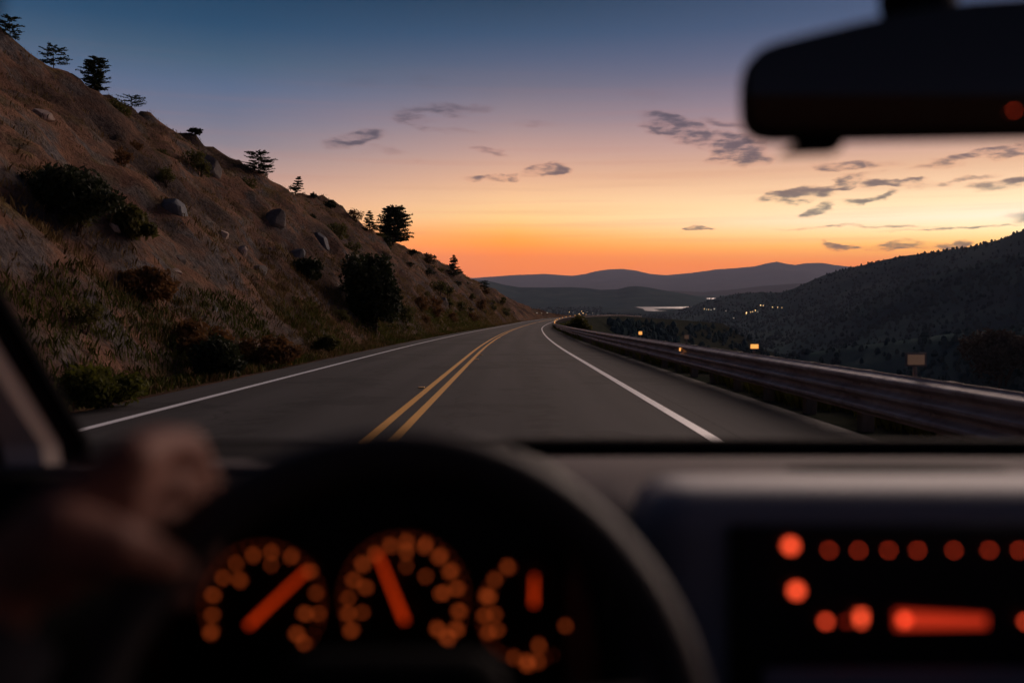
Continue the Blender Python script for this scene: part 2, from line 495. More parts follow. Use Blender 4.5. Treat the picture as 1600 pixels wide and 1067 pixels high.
M['grass_green'] = material('green_grass', (.07, .085, .012), 0.8, spec=0.2, var=[(0.3, (.05, .058, .009)), (0.7, (.115, .115, .018))], scale=0.5, through=.45)
M['rock'] = material('rock', (.17, .155, .145), 0.9, spec=0.2, var=[(0.3, (.065, .056, .052)), (0.6, (.125, .105, .094)), (0.8, (.19, .16, .14))], scale=2.2, bump=0.8, bump_scale=7)
M['rock_pale'] = material('pale_rock', (.42, .33, .27), 0.9, spec=0.2, var=[(0.3, (.28, .21, .17)), (0.7, (.5, .4, .33))], scale=2.5, bump=0.8, bump_scale=7)
M['rock_blue'] = material('slate_rock', (.12, .135, .16), 0.8, spec=0.3, var=[(0.3, (.055, .06, .07)), (0.7, (.115, .12, .135))], scale=2.0, bump=0.8, bump_scale=6)
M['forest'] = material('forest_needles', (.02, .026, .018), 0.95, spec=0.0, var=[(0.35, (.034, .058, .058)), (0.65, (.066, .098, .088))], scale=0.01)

# ------------------------------------------------------------------ road, markings, verge, slope and bank
T_L, T_R = -4.62, 5.36
road, _, _ = strip('road', list(np.linspace(T_L, T_R, 9)), lambda y, t: 0.018 * (1 - (t / 5.0) ** 2) - 0.018, M['asphalt'])
put_props(road, 'dark asphalt two lane mountain road bending right at dusk', kind='structure')
crown = lambda t: 0.018 * (1 - (t / 5.0) ** 2) - 0.018 + 0.004
for (t0, t1, mt) in ((-3.68, -3.54, 'white_paint'), (3.50, 3.64, 'white_paint'), (-0.20, -0.085, 'yellow_paint'), (0.085, 0.20, 'yellow_paint')):
    o, _, _ = strip('painted_line', [t0, t1], lambda y, t: crown(t) + 0.002, M[mt], parent=road, smooth=False)

ts_l = [T_L + 0.02, -5.0, -5.4, -5.8, -6.2] + list(np.arange(-6.6, -26, -0.45)) + list(np.arange(-26, -40, -1.4)) + [-43, -47, -52, -58]
hillside, HV, HF = strip('hillside', ts_l[::-1], lambda y, t: slope_h(y, t), M['earth'], ys=[y for y in ys_grid if y < 520])
put_props(hillside, 'steep brown earth cut slope rising beside the road', kind='structure')

def bank_h(s, t):
    a = t - 5.3
    if a < 2.2:
        return -0.04 - 0.03 * a
    b = a - 2.2
    n = fbm(s * 0.12, t * 0.10, 5.0, 4)
    return -0.085 - 0.62 * b + 0.002 * min(b, 60) ** 2 + n * min(1.6, 0.25 * b)
ts_r = [T_R - 0.02, 5.6, 5.9, 6.3, 6.9, 7.5, 7.9, 8.5, 9.5, 11, 13, 15, 18, 21, 25, 30, 36, 43, 52, 62, 75, 90, 110, 130, 150]
bank, BV, BF = strip('embankment', ts_r, bank_h, M['bank'], ys=ys_grid[::2] + [600])
put_props(bank, 'dark scrubby embankment falling away beyond the guardrail', kind='structure')

# ------------------------------------------------------------------ valley floor, lake, hills
BASE = -100.0
def ground_z(r, az):
    # high shoulder under the road, down to the valley floor
    k = min(1.0, max(0.0, (r - 60) / 620.0))
    k = k * k * (3 - 2 * k)
    z = -34 + (BASE - 1.4 + 34) * k
    x, y = r * math.sin(az), r * math.cos(az)
    return z + min(6.0, 0.004 * r) * fbm(x / 420, y / 420, 2.0, 5) * (1.0 if r < 9000 else 0.3)
def polar_sheet(name, radii, azs, zf, mat, closed=False):
    V, Fc = [], []
    n = len(azs)
    for r in radii:
        for a in azs:
            V.append((r * math.sin(a), r * math.cos(a), zf(r, a)))
    for i in range(len(radii) - 1):
        for j in range(n if closed else n - 1):
            a, b = i * n + j, i * n + (j + 1) % n
            Fc.append((a, b, b + n, a + n))
    return mesh_obj(name, V, Fc, mat, smooth=True), V, Fc
radii = [0.5] + list(np.geomspace(30, 22400, 96))
azs = np.linspace(-math.pi, math.pi, 181)[:-1]
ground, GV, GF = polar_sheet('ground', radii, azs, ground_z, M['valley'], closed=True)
ground.location.z = 0
put_props(ground, 'wide dark valley floor stretching to the distant ridges', kind='structure')

def sil_table(sil):
    A, Tn = [], []
    for px, py in sil:
        d = ray(px, py)
        A.append(math.atan2(d.x, d.y)); Tn.append(d.z / math.hypot(d.x, d.y))
    return np.array(A), np.array(Tn)
def ridge(name, sil, dist, front, back, mat, label, amp=0.08, ncol=160, nf=26, nb=10, seed=0.0, nscale=1.0, power=1.25, taper=0.0):
    A, Tn = sil_table(sil)
    if not hasattr(dist, '__len__'):
        dist = [dist] * len(sil)
    cols = np.linspace(A[0], A[-1], ncol)
    V, Fc = [], []
    n = nf + nb
    for a in cols:
        D = float(np.interp(a, A, dist)); tn = float(np.interp(a, A, Tn))
        zr = CAM_H + D * tn
        hgt = max(2.0, zr - BASE)
        for j in range(n):
            if j < nf:
                q = j / (nf - 1)
                r = D - front * (1 - q)
                zz = hgt * (q ** power)
                k = q * (1 - q) * 3.0
            else:
                q = (j - nf + 1) / nb
                r = D + back * q
                zz = hgt * (1 - q) ** 1.1 - 8 * q
                k = 0.3 * q
            x, y = r * math.sin(a), r * math.cos(a)
            g = fbm(x / (front * 0.42 * nscale) + seed, y / (front * 0.42 * nscale), seed, 6)
            zz = zz * (1 + amp * 2.2 * g * k) + amp * hgt * 0.04 * fbm(x / (front * .03), y / (front * .03), seed, 3)
            V.append((x, y, BASE - 6 + zz + 6 * min(1, zz / 30)))
    for i in range(ncol - 1):
        for j in range(n - 1):
            p = i * n + j
            Fc.append((p, p + n, p + n + 1, p + 1))
    o = mesh_obj(name, V, Fc, mat, smooth=True)
    put_props(o, label, kind='structure')
    return o, V, Fc

ridge('mountain_range', [(330, 436), (600, 437), (730, 435), (760, 433), (800, 430), (850, 428), (895, 431), (915, 428), (930, 424), (950, 421), (972, 420), (995, 423), (1015, 428), (1040, 430), (1075, 427),
    (1120, 421), (1150, 419), (1180, 416), (1196, 412), (1214, 409), (1228, 412), (1243, 414), (1260, 411), (1285, 411), (1305, 414), (1330, 417), (1380, 421), (1460, 424), (1640, 424), (1900, 428)],
    20000, 5600, 2200, M['mountain'], 'hazy blue mountain range along the orange horizon', amp=0.25, ncol=260, seed=1.3)
ridge('far_hills', [(930, 470), (1000, 460), (1050, 454), (1100, 456), (1150, 452), (1190, 447), (1230, 444), (1290, 440), (1360, 445), (1500, 452)], 10500, 1500, 900, M['mountain'],
    'pale low hills in haze beyond the lake', amp=0.15, ncol=120, seed=4.4)
ridge('middle_ridge', [(420, 450), (560, 452), (640, 452), (700, 447), (730, 442), (752, 438.5), (768, 440), (788, 445), (812, 449), (850, 449.5), (890, 448.5), (915, 450), (940, 453), (965, 452), (982, 448), (996, 447),
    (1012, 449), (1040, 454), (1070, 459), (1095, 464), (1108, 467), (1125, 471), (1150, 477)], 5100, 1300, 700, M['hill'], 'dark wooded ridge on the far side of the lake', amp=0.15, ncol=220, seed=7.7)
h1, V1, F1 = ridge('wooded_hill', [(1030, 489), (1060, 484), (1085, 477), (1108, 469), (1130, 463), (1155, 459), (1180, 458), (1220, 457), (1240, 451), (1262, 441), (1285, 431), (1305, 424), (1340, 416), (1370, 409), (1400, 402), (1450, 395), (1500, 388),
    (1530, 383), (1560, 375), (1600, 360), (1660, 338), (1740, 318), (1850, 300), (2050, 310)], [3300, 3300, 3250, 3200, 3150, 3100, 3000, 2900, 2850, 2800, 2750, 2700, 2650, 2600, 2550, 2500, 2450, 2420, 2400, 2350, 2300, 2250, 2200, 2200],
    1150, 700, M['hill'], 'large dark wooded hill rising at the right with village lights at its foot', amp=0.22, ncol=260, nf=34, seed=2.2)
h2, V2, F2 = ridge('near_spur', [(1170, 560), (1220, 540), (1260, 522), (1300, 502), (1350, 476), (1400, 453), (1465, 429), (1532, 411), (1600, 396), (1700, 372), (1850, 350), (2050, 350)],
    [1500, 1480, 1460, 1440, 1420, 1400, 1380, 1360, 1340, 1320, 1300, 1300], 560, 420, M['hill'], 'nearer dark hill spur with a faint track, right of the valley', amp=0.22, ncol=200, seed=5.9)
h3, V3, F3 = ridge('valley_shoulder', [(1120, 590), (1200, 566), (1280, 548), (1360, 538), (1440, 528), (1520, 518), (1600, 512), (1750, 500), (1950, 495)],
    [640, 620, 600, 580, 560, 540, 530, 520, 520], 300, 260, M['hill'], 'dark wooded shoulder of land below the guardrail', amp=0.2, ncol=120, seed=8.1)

def on_plane(px, py, z):
    d = ray(px, py); k = (z - CAM_H) / d.z
    return Vector((d.x * k, d.y * k, z))
def lake(name, outline, label):
    pts = [on_plane(px, py, BASE + 1.5) for px, py in outline]
    bm = bmesh.new()
    bm.faces.new([bm.verts.new(p) for p in pts])
    bmesh.ops.triangulate(bm, faces=bm.faces)
    put_props(bm_obj(name, bm, M['water']), label, kind='structure')
lake('lake', [(985, 478.8), (1004, 482), (1008, 485.5), (1022, 486.4), (1040, 485.6), (1060, 482.4), (1076, 481), (1090, 479), (1120, 476.5), (1160, 473), (1150, 469.6), (1120, 469.4), (1096, 470.2), (1080, 471.4), (1060, 472.6), (1045, 474), (1030, 475.6), (1010, 477.4)],
    'pale lake in the valley below the dark ridges')
lake('lake', [(1075, 468.2), (1100, 468.0), (1130, 467.6), (1130, 466.0), (1110, 465.8), (1090, 466.3)], 'thin far arm of the lake, brighter sliver beyond')

ALL_V, ALL_F = [], []
for (v, f) in ((HV, HF), (BV, BF), (GV, GF), (V1, F1), (V2, F2), (V3, F3)):
    k = len(ALL_V)
    ALL_V += [Vector(p) for p in v]
    ALL_F += [tuple(i + k for i in q) for q in f]
LAND = BVHTree.FromPolygons(ALL_V, ALL_F)
SLOPE = BVHTree.FromPolygons([Vector(p) for p in HV], HF)
def drop(x, y, tree=LAND):
    h = tree.ray_cast(Vector((x, y, 900)), Vector((0, 0, -1)))
    return h[0].z if h[0] is not None else None
def hit(px, py, tree=LAND):
    h = tree.ray_cast(CAMP + ray(px, py) * 3.0, ray(px, py).normalized())
    return h[0]

# ------------------------------------------------------------------ the far woods (one mass)
def forest(n):
    V, Fc = [], []
    made = 0; tries = 0
    while made < n and tries < n * 6:
        tries += 1
        az = R(random.uniform(-9, 36)); r = math.exp(random.uniform(math.log(330), math.log(4300)))
        x, y = r * math.sin(az), r * math.cos(az)
        if random.random() > 0.55 + 1.0 * fbm(x / 260, y / 260, 6.0, 3) + (0.25 if r > 1500 else 0):
            continue
        z = drop(x, y)
        if r < 720:
            pass
        if z is None or z > 220:
            continue
        # keep the water clear
        if r > 3050 and z < BASE + 2.5 and 6 < math.degrees(az) < 18:
            continue
        s, t = to_road(x, y) if r < 650 else (0, 999)
        if r < 650 and (t < 14 or s < 120):
            continue
        h = random.uniform(2.5, 6.5) * min(1.15, .45 + r / 2200); wd = h * random.uniform(.30, .55)
        a0 = random.uniform(0, 6.28)
        k = len(V); m = 5
        lean = (random.uniform(-.06, .06) * h, random.uniform(-.06, .06) * h)
        for (zz, rr) in ((-0.06, .8), (.30, 1.0), (.74, .66)):
            for i in range(m):
                j = rr * wd * random.uniform(.75, 1.2)
                V.append((x + lean[0] * zz + j * math.cos(a0 + i * 2 * math.pi / m), y + lean[1] * zz + j * math.sin(a0 + i * 2 * math.pi / m), z + zz * h))
        V.append((x + lean[0], y + lean[1], z + h))
        for l in range(2):
            for i in range(m):
                p, q = k + l * m + i, k + l * m + (i + 1) % m
                Fc.append((p, q, q + m, p + m))
        for i in range(m):
            Fc.append((k + 2 * m + i, k + 2 * m + (i + 1) % m, k + 3 * m))
        made += 1
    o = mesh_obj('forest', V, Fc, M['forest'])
    put_props(o, 'dark scattered woods covering the valley and its hills', 'forest', kind='stuff')
forest(24000)

# ------------------------------------------------------------------ leaf makers
def leaf_tris(cent, size, flat=0.0, diamond=True):
    """a small diamond at each centre, turned at random"""
    n = len(cent)
    a = rng.normal(size=(n, 3)); a[:, 2] *= (1 - flat)
    a /= np.linalg.norm(a, axis=1)[:, None]
    b = rng.normal(size=(n, 3)); b[:, 2] *= (1 - flat)
    b -= a * (a * b).sum(1)[:, None]
    b /= np.linalg.norm(b, axis=1)[:, None] + 1e-9
    s = (size * rng.uniform(.6, 1.4, n))[:, None]
    v = np.stack([cent + a * s, cent + b * s * .45, cent - a * s, cent - b * s * .45], 1).reshape(-1, 3)
    f = np.arange(n * 4).reshape(n, 4)
    return v, f
def add_leaves(name, mat, parent, chunks):
    V = np.concatenate([c[0] for c in chunks]); off = 0; Fs = []
    for v, f in chunks:
        Fs.append(f + off); off += len(v)
    return mesh_obj(name, V, np.concatenate(Fs), mat, parent)

def bush_mesh(root, wx, wy, h, n, leaf, mat, stems=5, lobes=13):
    """rounded shrub: leaf clumps spread through uneven lobes, with stems"""
    bm = bmesh.new()
    tips = []
    for k in range(lobes):
        a = 2 * math.pi * (k + random.random() * .7) / lobes
        rr = random.uniform(.15, .62)
        tips.append(Vector((wx * rr * math.cos(a), wy * rr * math.sin(a), h * random.uniform(.26, .74))))
    tips.append(Vector((0, 0, h * .76)))
    for k in range(stems):
        p = tips[k % len(tips)]
        tube(bm, [(p.x * .1, p.y * .1, -0.15 * h), (p.x * .45, p.y * .45, p.z * .45), tuple(p)], [h * .022 + .008, h * .015 + .005, h * .006 + .003], 5)
    bm_obj('stem', bm, M['bark'], root)
    ch = []
    for p in tips:
        m = n // len(tips)
        d = rng.normal(size=(m, 3)); d /= np.linalg.norm(d, axis=1)[:, None]
        rad = rng.uniform(.25, 1.0, m) ** .5
        sc = np.array([wx * random.uniform(.32, .46), wy * random.uniform(.32, .46), h * random.uniform(.22, .34)])
        c = np.array(p) + d * rad[:, None] * sc
        c[:, 2] = np.where(c[:, 2] < .03 * h, rng.uniform(.02, .3, m) * h, c[:, 2])
        # gather into clumps
        q = c[rng.integers(0, m, m)] * .55 + c * .45
        ch.append(leaf_tris(q, leaf))
    add_leaves('foliage', mat, root, ch)

def pine_mesh(root, h, spread, shape, n_whorl, per, lean=0.0, bare=0.12, tuft=7, nsize=.13):
    """shape(u) -> branch length share at height share u"""
    bm = bmesh.new()
    tr = lambda u: Vector((lean * h * u * u, 0, h * u))
    tube(bm, [tr(u) - (Vector((0, 0, .4)) if u == 0 else Vector()) for u in (0, .2, .4, .6, .8, .97)], [h * .024, h * .02, h * .016, h * .012, h * .007, h * .002], 7)
    ch = []
    for k in range(n_whorl):
        u = bare + (0.985 - bare) * (k + random.uniform(-.3, .3)) / n_whorl
        u = min(max(u, bare), .985)
        L0 = spread * shape(u)
        for b in range(per):
            if random.random() < .18:
                continue
            a = random.uniform(0, 2 * math.pi)
            L = L0 * random.uniform(.55, 1.12)
            rise = random.uniform(-.05, .16) + .25 * max(0, u - .7)
            p0 = tr(u)
            p1 = p0 + Vector((math.cos(a) * L * .55, math.sin(a) * L * .55, rise * L * .35))
            p2 = p0 + Vector((math.cos(a) * L, math.sin(a) * L, rise * L + .05 * L))
            tube(bm, [p0, p1, p2], [h * .005, h * .0035, h * .0014], 4, cap=False)
            m = max(3, int(5 + 5 * L / max(spread, .01)))
            for q in range(m):
                f = .28 + .74 * (q + random.random()) / m
                c = (p0.lerp(p1, f / .55) if f < .55 else p1.lerp(p2, (f - .55) / .45))
                pts = np.array(c) + rng.normal(size=(tuft, 3)) * np.array([.10, .10, .035]) * h * .28 * (.5 + .5 * L / spread)
                ch.append(leaf_tris(pts, nsize * h * .25, flat=.55))
    bm_obj('trunk', bm, M['bark'], root)
    add_leaves('crown', M['needles'], root, ch)

def at_ground(px, py, tree=SLOPE):
    """the place on the slope seen at a pixel; a little down if the pixel is sky"""
    for k in range(60):
        p = hit(px, py + k * 1.0, tree)
        if p is not None:
            return p
    return None

# trees standing on the crest of the slope
round_top = lambda u: math.sqrt(max(.02, 1 - (max(0.0, u - .42) / .59) ** 2)) if u > .3 else .86 + .14 * u / .3
spire = lambda u: max(.06, (1 - u) ** .8)
def place_pine(px, py, hpx, wpx, shape, label, n_whorl=24, per=6, lean=0.0, name='pine_tree', yaw=None, cat='tree', **kw):
    p = at_ground(px, py)
    if p is None:
        return
    d = p.y
    h = hpx * d / F; sp = wpx * .5 * d / F
    root = empty(name, p - Vector((0, 0, .02 * h)), (0, 0, 0))
    pine_mesh(root, h, sp, shape, n_whorl, per, lean, **kw)
    put_props(root, label, cat, 'trees on the crest of the slope')
place_pine(614, 382, 60, 58, round_top, 'tall round-topped pine with layered branches standing on the slope crest', 32, 8, lean=.05, bare=.10, tuft=10, nsize=.11)
place_pine(578, 362, 34, 32, spire, 'slim pointed conifer just left of the tall round-topped pine', 18, 6, bare=.08)
place_pine(673, 413, 17, 22, spire, 'small bushy conifer between the tall pine and the last pointed one', 14, 6, bare=.06, nsize=.16)
place_pine(709, 431, 34, 32, spire, 'dark pointed conifer against the orange sky at the far end of slope', 18, 6, bare=.06)
place_pine(757, 457, 20, 18, round_top, 'tiny round conifer low on the far end of the slope', 12, 6, bare=.06, nsize=.16)
place_pine(404, 272, 36, 52, round_top, 'broad dome-shaped pine on the crest, halfway along the slope', 16, 9, bare=.05, tuft=8, nsize=.13)
place_pine(462, 298, 30, 34, spire, 'ragged leaning conifer just beyond the broad dome-shaped pine', 14, 7, lean=.25, bare=.05, nsize=.15)
place_pine(147, 124, 52, 44, round_top, 'upright dark tree high on the near part of the crest', 20, 8, lean=.12, bare=.05, tuft=8)
place_pine(84, 92, 36, 52, round_top, 'open-branched tree with sparse crown high on the near crest', 8, 7, bare=.2, tuft=6, nsize=.17)
place_pine(16, 52, 34, 44, round_top, 'low tree on the crest at the upper left corner', 9, 7, bare=.1, tuft=6, nsize=.17)
place_pine(206, 152, 20, 44, round_top, 'low spreading bushy tree beside the upright dark tree on crest', 8, 8, bare=.1, tuft=7, nsize=.2)

def place_bush(px, py, wpx, hpx, n, leafpx, mat, label, group=None, name='shrub', tree=SLOPE, sink=.06):
    p = at_ground(px, py, tree)
    if p is None:
        return
    k = p.y / F
    root = empty(name, p - Vector((0, 0, sink * hpx * k)), (0, 0, random.uniform(0, 6)))
    bush_mesh(root, wpx * k * .5, wpx * k * .5, hpx * k, n, leafpx * k, M[mat])
    put_props(root, label, 'shrub', group)
    return root
place_bush(584, 524, 138, 142, 15000, 3.6, 'leaf_dark', 'very large dark rounded bush at the roadside foot of the slope', name='bush')
place_bush(118, 362, 180, 112, 11000, 5.0, 'leaf_dark', 'large dark low bush high on the near slope', name='bush')
place_bush(205, 372, 90, 60, 4000, 5.0, 'leaf_olive', 'olive bush touching the lower side of the large dark low bush', name='bush')
place_bush(480, 440, 60, 40, 2000, 3.5, 'leaf_dark', 'dark shrub on the slope left of the very large dark bush')
place_bush(230, 470, 120, 60, 3000, 4.5, 'leaf_rust', 'broad rust shrub on the near slope, lower middle')
place_bush(512, 552, 56, 34, 1600, 3.0, 'leaf_olive', 'olive green shrub by the road in front of the large dark bush')
place_bush(305, 205, 30, 12, 300, 2.6, 'leaf_dark', 'low wispy shrub alone on the crest skyline')
place_bush(516, 326, 26, 15, 300, 2.2, 'leaf_dark', 'small round shrub on the crest left of the slim conifer')
place_bush(490, 310, 12, 10, 160, 2.0, 'leaf_dark', 'tiny shrub on the crest beyond the leaning conifer')
place_bush(645, 398, 22, 9, 260, 2.0, 'leaf_dark', 'low shrub on the crest under the tall pine')
place_bush(420, 575, 120, 56, 3200, 4.0, 'leaf_rust', 'rust brown shrub at the slope foot left of the road')
place_bush(300, 560, 150, 70, 3600, 5.0, 'leaf_rust', 'wide rust coloured brush on the lower near slope')
place_bush(340, 590, 120, 74, 3400, 5.0, 'leaf_dark', 'dark shrub at the foot of the slope, nearest the road edge')
place_bush(150, 640, 190, 80, 5200, 5.0, 'grass_green', 'yellow green brush at the near foot of the slope beside the pillar')
place_bush(262, 622, 150, 66, 4200, 4.6, 'grass_green', 'yellow green brush by the road edge, right of the other green brush')
place_bush(905, 522, 56, 32, 2600, 2.2, 'leaf_olive', 'olive brown bush standing behind the guardrail in the bend', name='bush', tree=LAND)
place_bush(1560, 600, 170, 96, 4200, 4.0, 'leaf_brown', 'dark brown bushy tree below the guardrail at the right edge', name='bush', tree=LAND)

# smaller shrubs and stones scattered over the slope
def slope_pt(s, t):
    p = road_pt(s, t); z = drop(p.x, p.y, SLOPE)
    return Vector((p.x, p.y, z)) if z is not None else None
protos = []
for mat in ('leaf_dark', 'leaf_olive', 'leaf_rust', 'leaf_olive'):
    root = empty('shrub'); bush_mesh(root, .7, .7, .9, 700, .055, M[mat], lobes=7)
    protos.append((root, mat))
def zone(s, a):
    up = 'at the slope foot' if a < 9.5 else 'low on the slope' if a < 13 else 'halfway up the slope' if a < 17 else 'just under the crest'
    al = 'near the low bush' if s < 32 else 'before the huge bush' if s < 62 else 'past the huge bush' if s < 110 else 'below the tall pine' if s < 165 else 'towards the far end'
    return up + ', ' + al
KINDN = {'leaf_dark': 'small dark green shrub on the brown cut slope', 'leaf_olive': 'small olive shrub on the brown cut slope', 'leaf_rust': 'small rust brown shrub on the brown cut slope'}
used = set()
for k in range(80):
    s = 6 + 235 * random.random() ** 1.7; a = 6.6 + 16.5 * random.random() ** 1.3
    p = slope_pt(s, -a)
    if p is None:
        continue
    i = random.randrange(4)
    root, mat = protos[i]
    o = root if i not in used else copy_tree(root)
    used.add(i)
    sc = random.uniform(.5, 1.5) * (1.0 + min(.8, s / 160))
    o.location = p - Vector((0, 0, .06)); o.rotation_euler = (0, 0, random.uniform(0, 6.28)); o.scale = (sc, sc, sc * random.uniform(.7, 1.1))
    put_props(o, KINDN[mat].replace('on the brown cut slope', zone(s, a)), 'shrub', 'small shrubs scattered on the slope')

def rock_mesh(seed, sx, sy, sz):
    bm = bmesh.new()
    bmesh.ops.create_icosphere(bm, subdivisions=3, radius=1.0)
    for v in bm.verts:
        n = v.co.normalized()
        # facets: clip against a few random planes
        f = 1 + .22 * fbm(n.x * 1.2 + seed, n.y * 1.2, n.z * 1.2 + seed, 3)
        v.co = n * f
    rr = random.Random(seed)
    for _ in range(15):
        d = Vector((rr.uniform(-1, 1), rr.uniform(-1, 1), rr.uniform(-.6, 1))).normalized(); lim = rr.uniform(.48, .74)
        for v in bm.verts:
            q = v.co.dot(d)
            if q > lim:
                v.co -= d * (q - lim) * 1.0
    for v in bm.verts:
        v.co = Vector((v.co.x * sx, v.co.y * sy, v.co.z * sz))
    return bm
def place_rock(px, py, wpx, hpx, mat, label):
    p = at_ground(px, py)
    k = p.y / F
    o = bm_obj('boulder', rock_mesh(px * .37, wpx * k * .5, wpx * k * .45, hpx * k * .62), M[mat])
    o.location = p - Vector((0, 0, hpx * k * (.16 if mat != 'rock_pale' else -.10))); o.rotation_euler = (0, R(34), random.uniform(-.5, .5))
    put_props(o, label, 'boulder')
place_rock(350, 370, 24, 17, 'rock_pale', 'pale tan boulder on the slope, upper of the two side by side')
place_rock(379, 395, 25, 20, 'rock_pale', 'pale tan boulder on the slope, lower of the two side by side')
place_rock(272, 318, 54, 34, 'rock_blue', 'blue grey slab of rock jutting from the slope')
place_rock(280, 402, 26, 14, 'rock', 'grey boulder lying below the blue grey slab')
place_rock(180, 358, 24, 16, 'rock_pale', 'pale stone at the lower edge of the large dark low bush')
place_rock(70, 185, 36, 22, 'rock_pale', 'tan rock high on the near slope below the crest trees')
place_rock(465, 395, 34, 30, 'rock_blue', 'slate coloured rock outcrop left above the very large dark bush')
place_rock(330, 262, 60, 40, 'rock', 'broad grey outcrop on the upper slope above the pale boulders')
place_rock(430, 340, 48, 34, 'rock', 'grey outcrop high on the slope below the broad dome-shaped pine')
place_rock(498, 372, 44, 32, 'rock_blue', 'slate outcrop under the crest behind the very large dark bush')
place_rock(690, 470, 30, 24, 'rock', 'grey outcrop on the far slope under the pointed conifer')
place_rock(405, 420, 40, 26, 'rock', 'grey ledge of rock below the lower pale boulder')
rp = [bm_obj('stone', rock_mesh(k * 3.3 + 1, .5, .42, .34), M[('rock', 'rock', 'rock_blue', 'rock_pale')[k]]) for k in range(4)]
RL = ['grey stone half buried in the brown slope', 'grey stone half buried in the brown slope', 'slate stone half buried in the brown slope', 'pale stone half buried in the brown slope']
used = set()
for k in range(44):
    s = 5 + 240 * random.random() ** 1.6; a = 6.2 + 16.5 * random.random()
    p = slope_pt(s, -a)
    if p is None:
        continue
    i = random.choices(range(4), (4, 4, 3, 1.2))[0]
    o = rp[i] if i not in used else copy_of(rp[i])
    used.add(i)
    sc = random.uniform(.2, .85) * (1 + s / 160)
    o.location = p - Vector((0, 0, .10 * sc)); o.rotation_euler = (random.uniform(-.5, .5), random.uniform(.2, .9), random.uniform(0, 6.28)); o.scale = (sc, sc, sc)
    put_props(o, RL[i].replace('in the brown slope', zone(s, a)), 'stone', 'stones scattered on the slope')

# grass: uncountable blades along the verge and over the slope
def grass(name, n, sampler, hmin, hmax, mat, label, blades=7):
    base = []
    while len(base) < n:
        p = sampler()
        if p is not None:
            base.append(p)
    B = np.array([tuple(p) for p in base])
    dist = np.clip(B[:, 1], 6, 200)
    sc = 1 + dist / 90
    B = np.repeat(B, blades, 0); sc = np.repeat(sc, blades)
    m = len(B)
    hh = rng.uniform(hmin, hmax, m) * (.7 + .3 * sc)
    a = rng.uniform(0, 2 * np.pi, m); ln = rng.uniform(.1, .75, m)
    off = rng.normal(size=(m, 2)) * .09 * sc[:, None]
    B[:, :2] += off
    wd = (.0022 + .010 * (sc - 1)) * rng.uniform(.7, 1.3, m)
    side = np.stack([-np.sin(a) * wd, np.cos(a) * wd, np.zeros(m)], 1)
    tip = B + np.stack([np.cos(a) * ln * hh, np.sin(a) * ln * hh, hh], 1)
    mid = B + np.stack([np.cos(a) * ln * hh * .3, np.sin(a) * ln * hh * .3, hh * .6], 1)
    low = B - np.array([0, 0, .06])
    V = np.stack([low - side, low + side, mid + side * .8, tip, mid - side * .8], 1).reshape(-1, 3)
    Fc = np.arange(m * 5).reshape(m, 5)
    o = mesh_obj(name, V, Fc, M[mat])
    put_props(o, label, 'grass', kind='stuff')
def verge(tmin, tmax, smax, cl, pw=1.6):
    def f():
        s = 4 + smax * random.random() ** pw; a = random.uniform(tmin, tmax)
        if fbm(s * .13, a * .2, cl, 3) < random.uniform(-.35, .15):
            return None
        return slope_pt(s, -a)
    return f
grass('grass', 9000, verge(5.25, 8.2, 150, 1.0), .05, .20, 'grass_green', 'green grass along the left road edge at the slope foot')
grass('grass', 9000, verge(5.2, 11, 220, 7.0), .05, .22, 'grass_dry', 'dry straw grass in tufts along the lower slope')
grass('grass', 9000, verge(8, 23.5, 240, 12.0), .05, .16, 'grass_dry', 'sparse dry tufts of grass over the upper slope', 6)
def right_verge():
    s = 3 + 150 * random.random() ** 1.7; t = random.uniform(5.72, 7.8)
    if fbm(s * .15, t * .2, 4.0, 3) < -.12:
        return None
    return road_pt(s, t, bank_h(s, t))
M['grass_verge'] = material('verge_grass', (.15, .16, .03), 0.8, spec=0.1, var=[(0.3, (.11, .12, .02)), (0.7, (.20, .20, .045))], scale=0.5, through=.45)
grass('grass', 6500, right_verge, .15, .42, 'grass_verge', 'green grass growing behind the guardrail posts')

# ------------------------------------------------------------------ guardrail of three-wave steel beams
M['rail'] = material('weathered_steel', (.50, .38, .34), 0.5, metal=0.08, spec=0.5, var=[(0.3, (.30, .20, .165)), (0.5, (.52, .39, .345)), (0.75, (.68, .57, .53))], scale=3.0, bump=0.15, bump_scale=30)
M['post'] = material('weathered_timber', (.15, .12, .095), 0.9, spec=0.2, var=[(0.3, (.09, .07, .055)), (0.7, (.21, .17, .135))], scale=6, bump=0.5, stretch=(1, 1, .15))
M['amber'] = material('amber_glow', (.5, .2, .03), 0.3, emit=(1.0, .42, .10), strength=1.1)  # no lamp: headlight glow sent back by reflectors, put in as emission
M['amber_dim'] = material('amber_plate', (.30, .20, .15), 0.5, emit=(1.0, .55, .32), strength=0.045)  # faint headlight return put into the dull reflector plates
M['plate'] = material('marker_plate', (.14, .13, .125), 0.7, var=[(0.3, (.10, .09, .09)), (0.7, (.18, .165, .16))], scale=12)
RAIL_T = 5.45
STEP = 3.81
ZT, ZB = 0.76, 0.255
